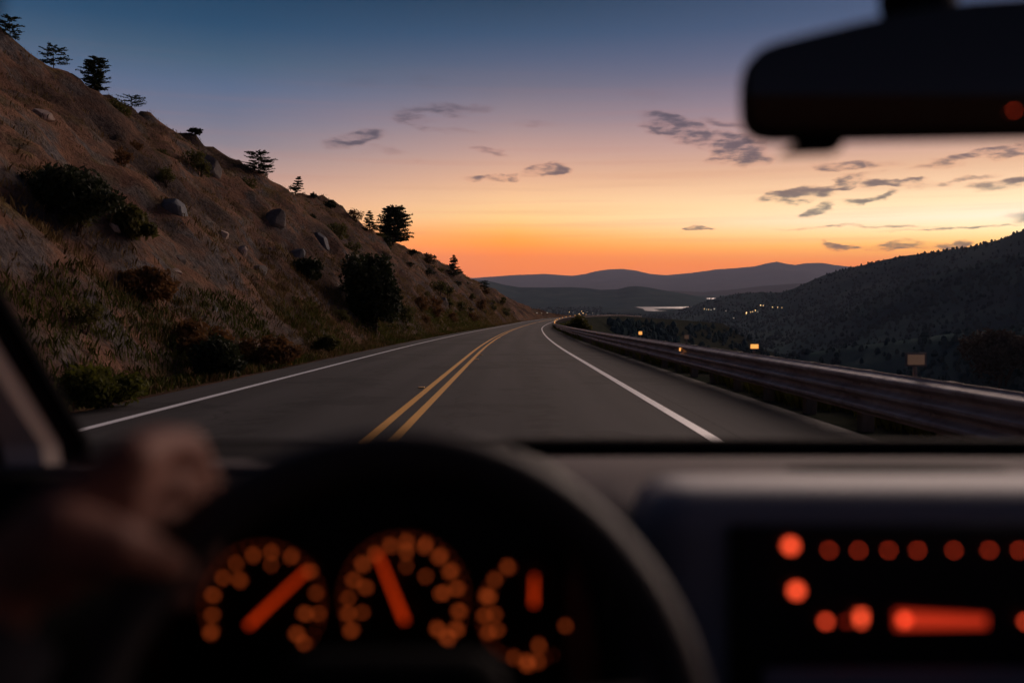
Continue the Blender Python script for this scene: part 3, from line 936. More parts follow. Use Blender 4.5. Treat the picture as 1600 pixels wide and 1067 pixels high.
def beam_mesh():
    prof = []
    N = 36
    for i in range(N + 1):
        u = i / N
        wv = -math.cos(2 * math.pi * 3 * u)
        wv = max(-1, min(1, wv * 1.35))
        prof.append((-0.041 * (wv + 1), ZB + (ZT - ZB) * u))
    bm = bmesh.new()
    ends = []
    L = STEP / 2 + .03
    for y in (-L, -L / 3, L / 3, L):
        ends.append(([bm.verts.new((x, y, z)) for x, z in prof], [bm.verts.new((x + .005, y, z)) for x, z in prof]))
    for (f0, b0), (f1, b1) in zip(ends, ends[1:]):
        for i in range(N):
            bm.faces.new((f0[i], f1[i], f1[i + 1], f0[i + 1]))
            bm.faces.new((b0[i], b0[i + 1], b1[i + 1], b1[i]))
        bm.faces.new((f0[0], b0[0], b1[0], f1[0])); bm.faces.new((f0[N], f1[N], b1[N], b0[N]))
    for (f, b) in (ends[0], ends[-1]):
        for i in range(N):
            bm.faces.new((f[i], f[i + 1], b[i + 1], b[i]))
    for z in (ZB + (ZT - ZB) * q for q in (1 / 3, 2 / 3)):          # splice bolts in the valleys of the wave
        for y in (L - .05, L - .13, L - .21, .02):
            box(bm, -.016, .006, y - .014, y + .014, z - .014, z + .014)
    return bm
guard = empty('guardrail', road_pt(20, RAIL_T))
put_props(guard, 'long rusty three-wave steel guardrail along the outside of the bend', 'guardrail')
inv = Matrix.Translation(-guard.location)
def rail_frame(s):
    p, q0, q1 = road_pt(s, RAIL_T), road_pt(s - 1, RAIL_T), road_pt(s + 1, RAIL_T)
    f = (q1 - q0).normalized(); r = Vector((f.y, -f.x, 0)).normalized(); u = r.cross(f)
    return Matrix(((r.x, f.x, u.x, p.x), (r.y, f.y, u.y, p.y), (r.z, f.z, u.z, p.z - .06), (0, 0, 0, 1)))
beam0 = bm_obj('beam', beam_mesh(), M['rail'], guard, smooth=False)
bm = bmesh.new(); box(bm, .015, .075, -.075, .075, ZB + .08, ZT - .06, .006, 1); box(bm, .078, .23, -.075, .075, -.5, ZT - .02, .008, 1)
post0 = bm_obj('post', bm, M['post'], guard)
s = -9.0; k = 0
while s < 470:
    m = cm(s); stepy = STEP / math.sqrt(1 + m * m)
    b = beam0 if k == 0 else copy_of(beam0, guard)
    fr = rail_frame(s + stepy / 2)
    b.matrix_local = inv @ fr @ Matrix.Translation((0.0045 * (k % 2), 0, 0))
    for h in (0, .5):
        p = post0 if (k == 0 and h == 0) else copy_of(post0, guard)
        p.matrix_local = inv @ rail_frame(s + stepy * h + .0)
    s += stepy; k += 1

def marker(s, w_, h_, up, mat, label, grp):  # reflector on the rail; its returned headlight is added as emission
    root = empty('reflector_glow'); root.matrix_world = rail_frame(s)
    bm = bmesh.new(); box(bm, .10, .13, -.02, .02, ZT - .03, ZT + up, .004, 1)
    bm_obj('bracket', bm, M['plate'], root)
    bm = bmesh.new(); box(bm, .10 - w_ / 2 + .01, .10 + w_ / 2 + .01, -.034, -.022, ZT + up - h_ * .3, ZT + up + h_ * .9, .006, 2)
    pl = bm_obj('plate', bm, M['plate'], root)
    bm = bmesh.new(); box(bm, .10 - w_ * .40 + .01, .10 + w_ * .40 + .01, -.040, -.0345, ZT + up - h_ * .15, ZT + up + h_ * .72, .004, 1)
    bm_obj('lens', bm, M[mat], root)  # reflector face, carries the added headlight glow
    put_props(root, label, 'added reflection', grp)
marker(27.6, .14, .12, .10, 'amber', 'small amber square reflector with added glow on the rail, farthest of the separate ones', 'reflectors on the guardrail')
marker(14.6, .17, .085, .09, 'amber', 'amber reflector with added glow on the guardrail, wide and flat', 'reflectors on the guardrail')
marker(20.3, .12, .10, .13, 'amber_dim', 'dull marker plate on the guardrail between the two amber ones', 'reflectors on the guardrail')
marker(8.75, .22, .12, .13, 'amber_dim', 'large pale marker plate on the guardrail, nearest the car', 'reflectors on the guardrail')
# amber reflection on the beam under the dull plate, added as a glowing block
o = bm_obj('reflector_glow', (lambda b: (box(b, -.105, -.086, -.06, .06, ZT - .17, ZT - .09, .006, 1), b)[1])(bmesh.new()), M['amber'])
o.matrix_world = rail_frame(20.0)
put_props(o, 'amber reflection on the top beam wave, added as a glowing piece', 'added reflection')
# row of small rail reflectors round the bend, their glow added as emission
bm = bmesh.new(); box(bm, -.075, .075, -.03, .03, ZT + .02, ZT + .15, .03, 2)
bend_reflector = bm_obj('reflector_glow', bm, M['amber'])
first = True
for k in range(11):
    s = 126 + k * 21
    o = bend_reflector if first else copy_of(bend_reflector)
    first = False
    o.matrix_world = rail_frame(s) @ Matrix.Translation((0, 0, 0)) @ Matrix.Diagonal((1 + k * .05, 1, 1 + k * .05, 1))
    put_props(o, 'tiny amber reflector with added glow in the row round the far bend', 'added reflection', 'reflectors round the bend')
# raised pavement markers by the yellow lines
bm = bmesh.new(); box(bm, -.05, .05, -.05, .05, 0, .018, .012, 2)
stud = bm_obj('pavement_marker', bm, material('amber_stud', (.85, .42, .05), 0.35, var=[(.3, (.6, .28, .03)), (.7, (.9, .48, .07))], scale=30))
for k, (s, t) in enumerate(((15.8, -.285), (27, .28), (30.4, .28), (46, .29), (58, .29), (74, .29))):
    o = stud if k == 0 else copy_of(stud)
    o.location = road_pt(s, t, crown(t) + .001)
    o.scale = (1.2, 1.2, 1)
    put_props(o, 'raised amber stud beside the right yellow line' if t > 0 else 'raised amber stud outside the left yellow line, nearest the car', 'pavement marker', 'raised studs along the yellow lines')

# lamps of the village at the foot of the wooded hill and beyond the bend
M['lamp_warm'] = material('warm_lamp', (.8, .6, .3), 0.5, emit=(1.0, .60, .25), strength=3.6)
M['lamp_pale'] = material('pale_lamp', (.8, .8, .7), 0.5, emit=(1.0, .86, .66), strength=1.8)
def lamp_proto(mat):
    bm = bmesh.new()
    tube(bm, [(0, 0, -1), (0, 0, 6)], [.16, .10], 5)
    tube(bm, [(0, 0, 6), (0, -.9, 6.4)], [.10, .08], 5)
    bmesh.ops.create_icosphere(bm, subdivisions=1, radius=1.0, matrix=Matrix.Translation((0, -1.0, 6.2)))
    return bm_obj('street_lamp', bm, M[mat])
lw, lp = lamp_proto('lamp_warm'), lamp_proto('lamp_pale')
fl = {'w': True, 'p': True}
VIL = [(1100.5, 483.8, 'w', 1), (1104, 484.2, 'p', .8), (1107, 484.6, 'w', .9), (1111, 484.8, 'p', .8), (1116, 484.2, 'p', 1.1), (1131, 485.4, 'w', .9), (1134, 486, 'p', .7), (1149, 486, 'p', .6),
    (1146, 497.4, 'p', .9), (1155, 496, 'p', .7), (1166, 492, 'w', 1.7), (1173, 488.4, 'w', .9), (1176, 487.6, 'w', .9), (1180, 486.4, 'w', 1.1), (1184, 486.8, 'p', .7), (1188, 480.6, 'w', 1.7), (1192.5, 479.4, 'w', 1.2),
    (1183, 479.4, 'p', .8), (1176, 479.6, 'p', .8), (1207, 481, 'w', 1.0), (1215, 481, 'w', 1.0), (1221.5, 481.2, 'w', .9), (1199, 480, 'p', .6), (1541, 421, 'p', .6), (1568, 420, 'p', .7), (1573, 419.6, 'p', .6)]
for (px, py, kd, sz) in VIL:
    p = hit(px, py)
    if p is None:
        continue
    src = lw if kd == 'w' else lp
    o = src if fl[kd] else copy_of(src)
    fl[kd] = False
    o.location = p - Vector((0, 0, 4))
    q = sz * p.y / 2600 * 1.05
    o.scale = (q, q, q)
    if px > 1500:
        put_props(o, 'faint pale lamp high on the near dark hill spur', 'street lamp', 'lone lamps on the spur')
    else:
        put_props(o, 'tiny warm street lamp of the village under the wooded hill' if kd == 'w' else 'tiny pale street lamp of the village under the wooded hill', 'street lamp', 'village lamps')
FAR = [(839, 489.3, 'p', .8), (846, 489.6, 'p', .7), (855, 489.3, 'p', .8), (861, 488.6, 'p', .5), (889.5, 488, 'w', .8), (895, 488, 'p', .7), (901, 487.5, 'w', .9), (909, 487, 'w', .9), (911, 491, 'w', 1.2), (905, 491.5, 'w', 1.1), (918, 487.6, 'p', .7), (926, 490.5, 'p', .9), (934, 492, 'p', .7)]
for (px, py, kd, sz) in FAR:
    p = hit(px, py)
    if p is None:
        continue
    o = copy_of(lw if kd == 'w' else lp)
    o.location = p - Vector((0, 0, 4 * p.y / 2600))
    q = sz * p.y / 2600 * .95
    o.scale = (q, q, q)
    put_props(o, 'tiny warm lamp twinkling just above the far bend' if kd == 'w' else 'tiny pale lamp twinkling just above the far bend', 'street lamp', 'lamps beyond the bend')

# ------------------------------------------------------------------ the car, seen from the driver's seat
M['dash'] = material('dashboard_vinyl', (.14, .118, .118), 0.85, spec=0.15, var=[(.3, (.125, .105, .106)), (.7, (.155, .13, .13))], scale=40, bump=0.2, bump_scale=400)
M['black'] = material('black_plastic', (.010, .009, .009), 0.8, spec=0.08)
M['bezel'] = material('console_plastic', (.27, .275, .31), 0.6, spec=0.3, bump=0.1, bump_scale=300)
M['screen'] = material('dark_glass', (.006, .005, .005), 0.45, spec=0.3)
M['leather'] = material('wheel_leather', (.030, .027, .029), 0.55, spec=0.35, bump=0.2, bump_scale=260)
M['trim'] = material('pillar_trim', (.62, .52, .45), 0.7, spec=0.3, bump=0.15, bump_scale=300)
M['seal'] = material('rubber_seal', (.006, .006, .007), 0.9, spec=0.02)
M['liner'] = material('headliner', (.07, .062, .058), 0.95, spec=0.1)
M['paint'] = material('car_paint', (.02, .022, .026), 0.3, spec=0.5)
M['led_red'] = material('red_light', (.3, .03, .02), 0.4, emit=(1.0, .085, .028), strength=2.6)
M['led_dim'] = material('dim_red_light', (.3, .03, .02), 0.4, emit=(1.0, .075, .025), strength=3.0)
M['needle'] = material('needle_light', (.4, .05, .01), 0.4, emit=(1.0, .06, .006), strength=0.62)
M['tick'] = material('tick_light', (.4, .1, .03), 0.4, emit=(1.0, .155, .03), strength=0.62)
M['tick_dim'] = material('dim_tick_light', (.3, .07, .03), 0.4, emit=(1.0, .13, .03), strength=0.17)
M['disp'] = material('display_light', (.4, .04, .02), 0.4, emit=(1.0, .055, .018), strength=0.5)
gl = bpy.data.materials.new('windscreen_glass'); gl.use_nodes = True
gl.node_tree.nodes.clear()
_t = gl.node_tree.nodes.new('ShaderNodeBsdfTransparent'); _t.inputs[0].default_value = (.97, .98, .975, 1)
_o = gl.node_tree.nodes.new('ShaderNodeOutputMaterial'); gl.node_tree.links.new(_t.outputs[0], _o.inputs[0])
M['glass'] = gl

ROT = Matrix.Rotation(-PITCH, 4, 'X')
car = empty('car')
car.matrix_world = Matrix.Translation(CAMP) @ ROT @ Matrix.Translation((0.36, 0.0, -CAM_H))
bpy.context.view_layer.update()
CO = Vector((-0.36, 0.0, CAM_H))           # the eye in the car's own frame
def c3(px, py, d):
    """a point of the car's frame seen at a pixel at depth d"""
    return CO + Vector(((px - 800) / F * d, d, (533.5 - py) / F * d))
def part(name, bm, mat, parent=None, smooth=False):
    return bm_obj(name, bm, M[mat], parent or car, smooth)
def carbox(x0, x1, y0, y1, z0, z1, bevel=0.01, seg=3, bm=None):
    """box given relative to the eye"""
    bm = bm or bmesh.new()
    box(bm, CO.x + x0, CO.x + x1, CO.y + y0, CO.y + y1, CO.z + z0, CO.z + z1, bevel, seg)
    return bm
def loft(bm, sections):
    rows = [[bm.verts.new(CO + Vector(p)) for p in s] for s in sections]
    for a, b in zip(rows, rows[1:]):
        for i in range(len(a) - 1):
            bm.faces.new((a[i], a[i + 1], b[i + 1], b[i]))

# dashboard: one long lofted body
bm = bmesh.new()
secs = []
for x in np.linspace(-.60, 1.30, 77):
    bow = -0.05 * ((x - .36) / .95) ** 2                      # the windscreen edge curves back towards the doors
    pr = [(1.36 + bow, -.24), (1.31 + bow, -.20), (1.275 + bow, -.1715), (1.19, -.1615), (1.09, -.1510), (1.00, -.1445), (.92, -.1425), (.86, -.1480), (.82, -.165), (.80, -.20), (.79, -.30), (.80, -.45), (.85, -.62)]
    k = min(1.0, max(0.0, (.045 - x) / .03))      # set back under the instrument hood
    j = max(0.0, 1 - max(0.0, abs(x - .105) - .015) / .032)                                                # drawn down beside it
    q = []
    for i, (y, z) in enumerate(pr):
        if k > 0 and i >= 5:
            y = y + k * (max(y, .97 + .002 * i) - y)
        if j > 0 and k < 1 and i >= 6:
            y -= j * (.02 + .035 * min(i - 6, 3)) * (1 - k)
            z -= j * (0, .006, .010, .012)[min(i - 6, 3)] * (1 - k)
        q.append((x, y, z))
    secs.append(q)
loft(bm, secs)
part('dashboard', bm, 'dash', smooth=True)
part('added_dash_dark_cover', carbox(-.62, .0, .93, 1.268, -.30, -.150, .02, 4), 'black', smooth=True)  # black cover added over the lit dash top to keep it dark
# dark cowl strip at the foot of the glass
bm = bmesh.new()
secs = []
for x in np.linspace(-.62, 1.32, 33):
    bow = -0.05 * ((x - .36) / .95) ** 2
    secs.append([(x, 1.43 + bow, -.26), (x, 1.425 + bow, -.163), (x, 1.39 + bow, -.157), (x, 1.315 + bow, -.1515), (x, 1.298 + bow, -.1525), (x, 1.292 + bow, -.158), (x, 1.29 + bow, -.178), (x, 1.295 + bow, -.22)])
loft(bm, secs)
part('cowl', bm, 'seal', smooth=True)
# defroster slot on the dash top
bm = bmesh.new()
bmesh.ops.create_uvsphere(bm, u_segments=32, v_segments=10, radius=1.0)
bmesh.ops.scale(bm, vec=(.125, .030, .006), verts=bm.verts)
bmesh.ops.translate(bm, vec=c3(1400, 733, .955), verts=bm.verts)
part('dash_vent', bm, 'black', smooth=True)

# instrument hood: an arched shell over the gauges
def arch(cxm, wd, zt, zb, n=48, p=4.6):
    out = []
    for i in range(n + 1):
        a = math.pi * i / n
        c, s_ = math.cos(a), math.sin(a)
        out.append((cxm - wd * math.copysign(abs(c) ** (2 / p), c), zb + (zt - zb) * abs(s_) ** (2 / p)))
    return out
HX = -.108
bm = bmesh.new()
for (y0, y1, w0, w1, z0, z1, flip) in ((.63, .95, .188, .215, -.098, -.118, 0), (.63, .80, .174, .205, -.110, -.122, 1)):
    A0, A1 = arch(HX, w0, z0, -.40), arch(HX, w1, z1, -.40)
    loft(bm, [[(x, y0, z) for x, z in A0], [(x, y1, z) for x, z in A1]])
A0, A1 = arch(HX, .188, -.098, -.40), arch(HX, .174, -.110, -.40)
loft(bm, [[(x, .63, z) for x, z in A0], [(x, .626, z) for x, z in arch(HX, .182, -.104, -.40)], [(x, .63, z) for x, z in A1]])
part('instrument_hood', bm, 'black', smooth=True)
GD = .795
bm = bmesh.new()
AP = arch(HX, .203, -.1215, -.42)
fr_, bk_ = [bm.verts.new(CO + Vector((x, GD, z))) for x, z in AP], [bm.verts.new(CO + Vector((x, GD + .02, z))) for x, z in AP]
bm.faces.new(fr_); bm.faces.new(bk_[::-1])
for i in range(len(AP)):
    j = (i + 1) % len(AP)
    bm.faces.new((fr_[i], bk_[i], bk_[j], fr_[j]))
part('gauge_panel', bm, 'screen')

def disc(bm, px, py, r, d, n=20):
    c = c3(px, py, d)
    v = [bm.verts.new(c + Vector((r * math.cos(2 * math.pi * k / n), 0, r * math.sin(2 * math.pi * k / n)))) for k in range(n)]
    e = bmesh.ops.extrude_face_region(bm, geom=[bm.faces.new(v)])
    bmesh.ops.translate(bm, vec=(0, -.0015, 0), verts=[q for q in e['geom'] if isinstance(q, bmesh.types.BMVert)])
def bar(bm, p0, p1, wpx, d, lift=0.0):
    a, b = c3(*p0, d), c3(*p1, d)
    t = (b - a).normalized(); n = Vector((-t.z, 0, t.x)) * (wpx / F * d * .5)
    v = [bm.verts.new(q + Vector((0, -lift, 0))) for q in (a - n, b - n * .6, b + n * .6, a + n)]
    e = bmesh.ops.extrude_face_region(bm, geom=[bm.faces.new(v)])
    bmesh.ops.translate(bm, vec=(0, -.0015, 0), verts=[q for q in e['geom'] if isinstance(q, bmesh.types.BMVert)])
def gauge(cxp, cyp, rp, marks, needle, label, minor=(-40, 221, 9)):
    bm = bmesh.new()
    c = c3(cxp, cyp, GD - .003)
    r = rp / F * GD
    n = 48
    ring = [[bm.verts.new(c + Vector((q * r * math.cos(2 * math.pi * k / n), y, q * r * math.sin(2 * math.pi * k / n)))) for k in range(n)] for q, y in ((1.22, 0), (1.22, -.004), (1.17, -.006), (1.15, 0))]
    for a, b in zip(ring, ring[1:]):
        for k in range(n):
            bm.faces.new((a[k], a[(k + 1) % n], b[(k + 1) % n], b[k]))
    g = part('gauge', bm, 'black'); g['label'] = label
    for (x, y, sz) in marks:
        u = Vector((x - cxp, 0, cyp - y)).normalized(); v_ = Vector((-u.z, 0, u.x))
        bm = bmesh.new()
        cc = c3(x, y, GD - .004)
        q = [bm.verts.new(cc + u * sx * sz * .0030 + v_ * sy * sz * .0020) for sx, sy in ((-1, -1), (1, -1), (1, 1), (-1, 1))]
        e = bmesh.ops.extrude_face_region(bm, geom=[bm.faces.new(q)])
        bmesh.ops.translate(bm, vec=(0, -.001, 0), verts=[z for z in e['geom'] if isinstance(z, bmesh.types.BMVert)])
        part('tick', bm, 'tick', g)
    for ang in np.arange(*minor):
        u = Vector((math.cos(R(ang)), 0, math.sin(R(ang)))); v_ = Vector((-u.z, 0, u.x))
        cc = c3(cxp + rp * .97 * u.x, cyp - rp * .97 * u.z, GD - .0035)
        bm = bmesh.new()
        bm.faces.new([bm.verts.new(cc + u * sx * .0016 + v_ * sy * .0008) for sx, sy in ((-1, -1), (1, -1), (1, 1), (-1, 1))])
        part('minor_tick', bm, 'tick_dim', g)
    bm = bmesh.new(); bar(bm, needle[0], needle[1], 7, GD - .016)
    part('needle', bm, 'needle', g)
    bm = bmesh.new(); disc(bm, cxp, cyp, .009, GD - .010)
    part('hub', bm, 'black', g)
gauge(410, 944, 96, [(330, 987, 1), (332, 960, .8), (333, 929, .9), (349, 902, .8), (375, 906, .9), (369, 880, .7), (396, 867, .85), (424, 862, .8), (424, 882, .6), (455, 869, .85), (484, 892, .9), (494, 926, .7), (498, 958, .7),
    (477, 958, 1), (464, 990, 1), (475, 1004, .8)], ((388, 977), (480, 890)), 'left round gauge with its needle pointing up right')
gauge(631, 934, 100, [(549, 984, 1), (544, 958, .9), (566, 956, .7), (544, 934, .7), (553, 906, .9), (571, 917, .9), (567, 881, 1), (587, 866, 1), (610, 852, .9), (635, 846, .9), (635, 861, .9), (635, 884, .6), (664, 852, 1.1), (665, 900, .7), (687, 869, 1.1),
    (704, 892, 1.1), (714, 919, 1), (691, 926, 1.1), (717, 954, 1), (713, 982, 1.1), (684, 982, 1.1), (699, 996, 1.1)], ((633, 970), (590, 864)), 'middle round gauge, the largest, with its needle pointing up left')
gauge(826, 957, 78, [(793, 885, .9), (773, 905, .8), (762, 931, 1.3), (757, 961, .9), (773, 959, .8), (763, 987, .9), (777, 984, .8), (824, 1035, 1.3), (803, 1026, .7), (841, 1033, .8), (842, 1008, .9), (884, 977, .8)], ((834, 944), (835, 899)), 'small right gauge with a short upright needle', (110, 300, 9))
bm = bmesh.new(); disc(bm, 908, 1061, .006, GD - .004)
part('indicator', bm, 'bezel')

# centre console with the radio
bm = bmesh.new()
box(bm, CO.x + .112, CO.x + .66, .695, .83, CO.z - .62, CO.z - .1235, .046, 8)
part('console', bm, 'bezel', smooth=True)
radio = part('radio', carbox(.176, .60, .688, .72, -.42, -.148, .006, 2), 'screen')
RD = .686
def lit(px, py, r, mat, name='button_light'):
    bm = bmesh.new(); disc(bm, px, py, r, RD)
    part(name, bm, mat, radio)
for (px, py) in ((1235, 852), (1244, 922)):
    lit(px, py, .0044, 'led_red')
for px in (1295, 1341, 1388, 1433, 1490, 1545, 1592):
    lit(px, 859, .0011, 'led_dim')
lit(1290, 970, .0024, 'led_dim'); 
bm = bmesh.new(); bar(bm, (1345, 956), (1345, 974), 13, RD); part('display_digit', bm, 'led_red', radio)
bm = bmesh.new(); bar(bm, (1318, 970), (1330, 970), 5, RD); part('display_digit', bm, 'disp', radio)
bm = bmesh.new(); bar(bm, (1400, 967), (1540, 970), 26, RD); part('display_bar', bm, 'disp', radio)
lit(1412, 967, .0035, 'led_dim')
lit(1602, 970, .002, 'led_dim')
bm = bmesh.new(); box(bm, CO.x + .20, CO.x + .58, .676, .69, CO.z - .285, CO.z - .262, .006, 2)
part('button_strip', bm, 'bezel', radio)

# steering wheel
WC = c3(600, 1181, .462); TILT = R(22); WR = .167; TR = .0155
WM = Matrix.Translation(WC) @ Matrix.Rotation(-TILT, 4, 'X')     # the wheel lies in its own xz plane, its face towards -y
wheel = bpy.data.objects.new('steering_wheel', None)
link(wheel, car)
def wpart(name, bm, mat, smooth=True):
    bmesh.ops.transform(bm, matrix=WM, verts=bm.verts)
    return part(name, bm, mat, wheel, smooth)
bm = bmesh.new()
n1, n2 = 96, 20
vv = [[bm.verts.new(((WR + TR * math.cos(b)) * math.cos(a), TR * 1.05 * math.sin(b), (WR + TR * math.cos(b)) * math.sin(a))) for b in [2 * math.pi * j / n2 for j in range(n2)]] for a in [2 * math.pi * i / n1 for i in range(n1)]]
for i in range(n1):
    for j in range(n2):
        bm.faces.new((vv[i][j], vv[(i + 1) % n1][j], vv[(i + 1) % n1][(j + 1) % n2], vv[i][(j + 1) % n2]))
wpart('rim', bm, 'leather')
for ang in (8, 172, 270):
    bm = bmesh.new()
    a = R(ang)
    e = Vector((math.cos(a), 0, math.sin(a)))
    tube(bm, [e * .04 + Vector((0, .02, 0)), e * .11 + Vector((0, .018, 0)), e * (WR - .003) + Vector((0, .002, 0))], [.024, .017, .012], 10)
    wpart('spoke', bm, 'black')
bm = bmesh.new()
box(bm, -.068, .068, -.004, .045, -.062, .055, .028, 5)
wpart('hub_pad', bm, 'black')
bm = bmesh.new()
tube(bm, [(0, .04, 0), (0, .30, -.02)], [.045, .04], 14)
wpart('column', bm, 'black')

# rear view mirror
mir = bpy.data.objects.new('rear_view_mirror', None); link(mir, car)
MD = .72
out = [(1162, 150), (1163, 118), (1170, 95), (1186, 77), (1210, 66), (1260, 53), (1330, 36), (1420, 16), (1520, 0), (1640, -8), (1712, -4), (1738, 20), (1752, 60), (1756, 120), (1752, 170), (1738, 198), (1712, 209), (1640, 212), (1480, 215), (1300, 218), (1215, 218.5), (1188, 214), (1172, 202), (1164, 182)]
bm = bmesh.new()
cen = Vector((sum(p[0] for p in out) / len(out), sum(p[1] for p in out) / len(out)))
rows = []
for (sc_, d) in ((.965, MD - .002), (1.0, MD + .002), (1.0, MD + .012), (.93, MD + .03), (.70, MD + .042)):
    rows.append([bm.verts.new(c3(cen.x + (x - cen.x) * (1 - (1 - sc_) * .4), cen.y + (y - cen.y) * sc_, MD) + Vector((0, d - MD, 0))) for x, y in out])
for a, b in zip(rows, rows[1:]):
    for k in range(len(out)):
        bm.faces.new((a[k], a[(k + 1) % len(out)], b[(k + 1) % len(out)], b[k]))
bm.faces.new(rows[-1])
part('housing', bm, 'black', mir, smooth=False)
bm = bmesh.new()
bm.faces.new([bm.verts.new(c3(cen.x + (x - cen.x) * .985, cen.y + (y - cen.y) * .955, MD) + Vector((0, -.0035, 0))) for x, y in out])
mg = bpy.data.materials.new('tinted_mirror'); mg.use_nodes = True
pm = mg.node_tree.nodes['Principled BSDF']; pm.inputs['Base Color'].default_value = (.07, .045, .04, 1); pm.inputs['Metallic'].default_value = 1.0; pm.inputs['Roughness'].default_value = 0.05
M['mirror'] = mg
part('mirror_glass', bm, 'mirror', mir)
bm = bmesh.new()
tube(bm, [c3(1440, 60, MD + .035), c3(1435, 0, MD + .05), c3(1430, -90, MD + .06)], [.034, .034, .040], 14)
part('stem', bm, 'black', mir, True)
bm = bmesh.new()
tb = [(1222, 240), (1234, 228), (1256, 216), (1318, 210), (1316, 232), (1306, 237)]
for dd in (0, .012):
    bm.faces.new([bm.verts.new(c3(x, y, MD + .006) + Vector((0, dd, 0))) for x, y in tb])
bm.verts.ensure_lookup_table()
for k in range(len(tb)):
    q = (k + 1) % len(tb)
    bm.faces.new((bm.verts[k], bm.verts[q], bm.verts[len(tb) + q], bm.verts[len(tb) + k]))
part('dimming_tab', bm, 'black', mir)
bm = bmesh.new(); disc(bm, 1584, 173, .0007, MD - .006)
part('indicator_light', bm, 'led_dim', mir)

# windscreen pillar, doors, roof, glass
def beam_along(bm, pts, prof):
    """prof: closed outline of (sideways, forward) offsets swept along pts"""
    rows = [[bm.verts.new(Vector(p) + Vector((a, b, 0))) for a, b in prof] for p in pts]
    for r0, r1 in zip(rows, rows[1:]):
        for k in range(len(prof)):
            bm.faces.new((r0[k], r0[(k + 1) % len(prof)], r1[(k + 1) % len(prof)], r1[k]))
    bm.faces.new(rows[0][::-1]); bm.faces.new(rows[-1])
foot, mid_, head = c3(112, 690, 1.02), c3(-46, 428, .86), c3(-436, -60, .60)
pts = [foot + Vector((.01, .02, -.12)), foot, mid_, head, head + Vector((.0, -.12, .06))]
bm = bmesh.new(); beam_along(bm, pts, [(.0, .0), (.0, .014), (-.14, .05), (-.16, .0), (-.08, -.010), (-.008, -.012)])
part('pillar', bm, 'black', smooth=False)
bm = bmesh.new(); beam_along(bm, pts, [(-.008, -.0135), (-.018, -.034), (-.062, -.036), (-.076, -.0135)])
part('pillar_trim', bm, 'trim', smooth=False)
bm = bmesh.new(); beam_along(bm, [p + Vector((.0015, 0, 0)) for p in pts], [(.012, .004), (.012, .016), (0.0005, .016), (0.0005, .002), (.006, .001)])
part('pillar_seal', bm, 'seal')
mx = lambda p: Vector((-p.x, p.y, p.z))
ptr = [mx(p) for p in pts]
bm = bmesh.new(); beam_along(bm, ptr, [(.0, .0), (.0, .05), (.14, .05), (.16, .0), (.08, -.010), (.018, -.012)])
part('pillar', bm, 'black')
bm = bmesh.new(); beam_along(bm, ptr, [(.014, -.0135), (.022, -.034), (.060, -.036), (.074, -.0135)])
part('pillar_trim', bm, 'trim')
bm = bmesh.new(); beam_along(bm, [p - Vector((.0015, 0, 0)) for p in ptr], [(-.014, .010), (-.014, .06), (0, .06), (0, .004), (-.006, .002)])
part('pillar_seal', bm, 'seal')
for sgn in (-1, 1):
    bm = bmesh.new(); x0 = sgn * .70
    box(bm, min(x0, x0 + sgn * .10), max(x0, x0 + sgn * .10), -1.2, 1.10, .30, CO.z - .165, .02, 3)
    part('door', bm, 'black')
    bm = bmesh.new()
    box(bm, min(sgn * .62, sgn * .60), max(sgn * .62, sgn * .60), -2.1, .40, CO.z + .14, CO.z + .24, .02, 2)
    part('roof_rail', bm, 'liner')
    bm = bmesh.new(); box(bm, min(sgn * .64, sgn * .74), max(sgn * .64, sgn * .74), -.62, -.42, .9, CO.z + .22, .02, 2)
    part('door_pillar', bm, 'black')
    bm = bmesh.new(); box(bm, min(sgn * .70, sgn * .80), max(sgn * .70, sgn * .80), -2.2, -1.2, .30, CO.z - .165, .02, 2)
    part('rear_side', bm, 'black')
    bm = bmesh.new(); box(bm, min(sgn * .62, sgn * .72), max(sgn * .62, sgn * .72), -2.2, -2.0, .9, CO.z + .24, .02, 2)
    part('rear_pillar', bm, 'black')
bm = bmesh.new(); box(bm, -.66, .66, -2.2, .46, CO.z + .235, CO.z + .285, .02, 3)
part('roof', bm, 'liner')
bm = bmesh.new(); box(bm, -.72, .72, -2.28, -2.20, .3, CO.z - .17, .02, 2)
part('rear_wall', bm, 'black')
bm = bmesh.new(); box(bm, -.78, .78, -2.2, 1.3, .24, .30, .01, 1)
part('floor_pan', bm, 'black')
bm = bmesh.new(); box(bm, -.80, .80, 1.05, 1.10, .30, CO.z - .30, .01, 1)
part('firewall', bm, 'black')
# windscreen
bm = bmesh.new()
secs = []
for k in range(9):
    v_ = k / 8
    row = []
    for i in range(17):
        u = -1 + 2 * i / 16
        wd = .80 * (1 - v_) + .60 * v_
        y = (1.42 * (1 - v_) + .50 * v_) - .07 * u * u
        z = (-.165 * (1 - v_) + .235 * v_)
        row.append((.36 + u * wd, y, z))
    secs.append(row)
loft(bm, secs)
part('windscreen', bm, 'glass', smooth=True)
# bonnet, below the line of sight
bm = bmesh.new()
secs = []
for y, z in ((1.47, -.262), (1.7, -.295), (2.0, -.345), (2.3, -.42), (2.42, -.52), (2.44, -.85)):
    secs.append([(.36 + u * .80, y - .10 * u * u, z - .05 * u ** 4) for u in np.linspace(-1, 1, 15)])
loft(bm, secs)
part('bonnet', bm, 'paint', smooth=True)
put_props(car, 'dim car interior with dashboard, steering wheel and red lit gauges', 'car')
for sx in (-.72, .72):                     # road wheels, out of sight below
    for sy in (1.75, -1.35):
        bm = bmesh.new()
        tube(bm, [(sx - .10, sy, .33), (sx - .085, sy, .33), (sx + .085, sy, .33), (sx + .10, sy, .33)], [.27, .33, .33, .27], 28)
        part('tyre', bm, 'seal')

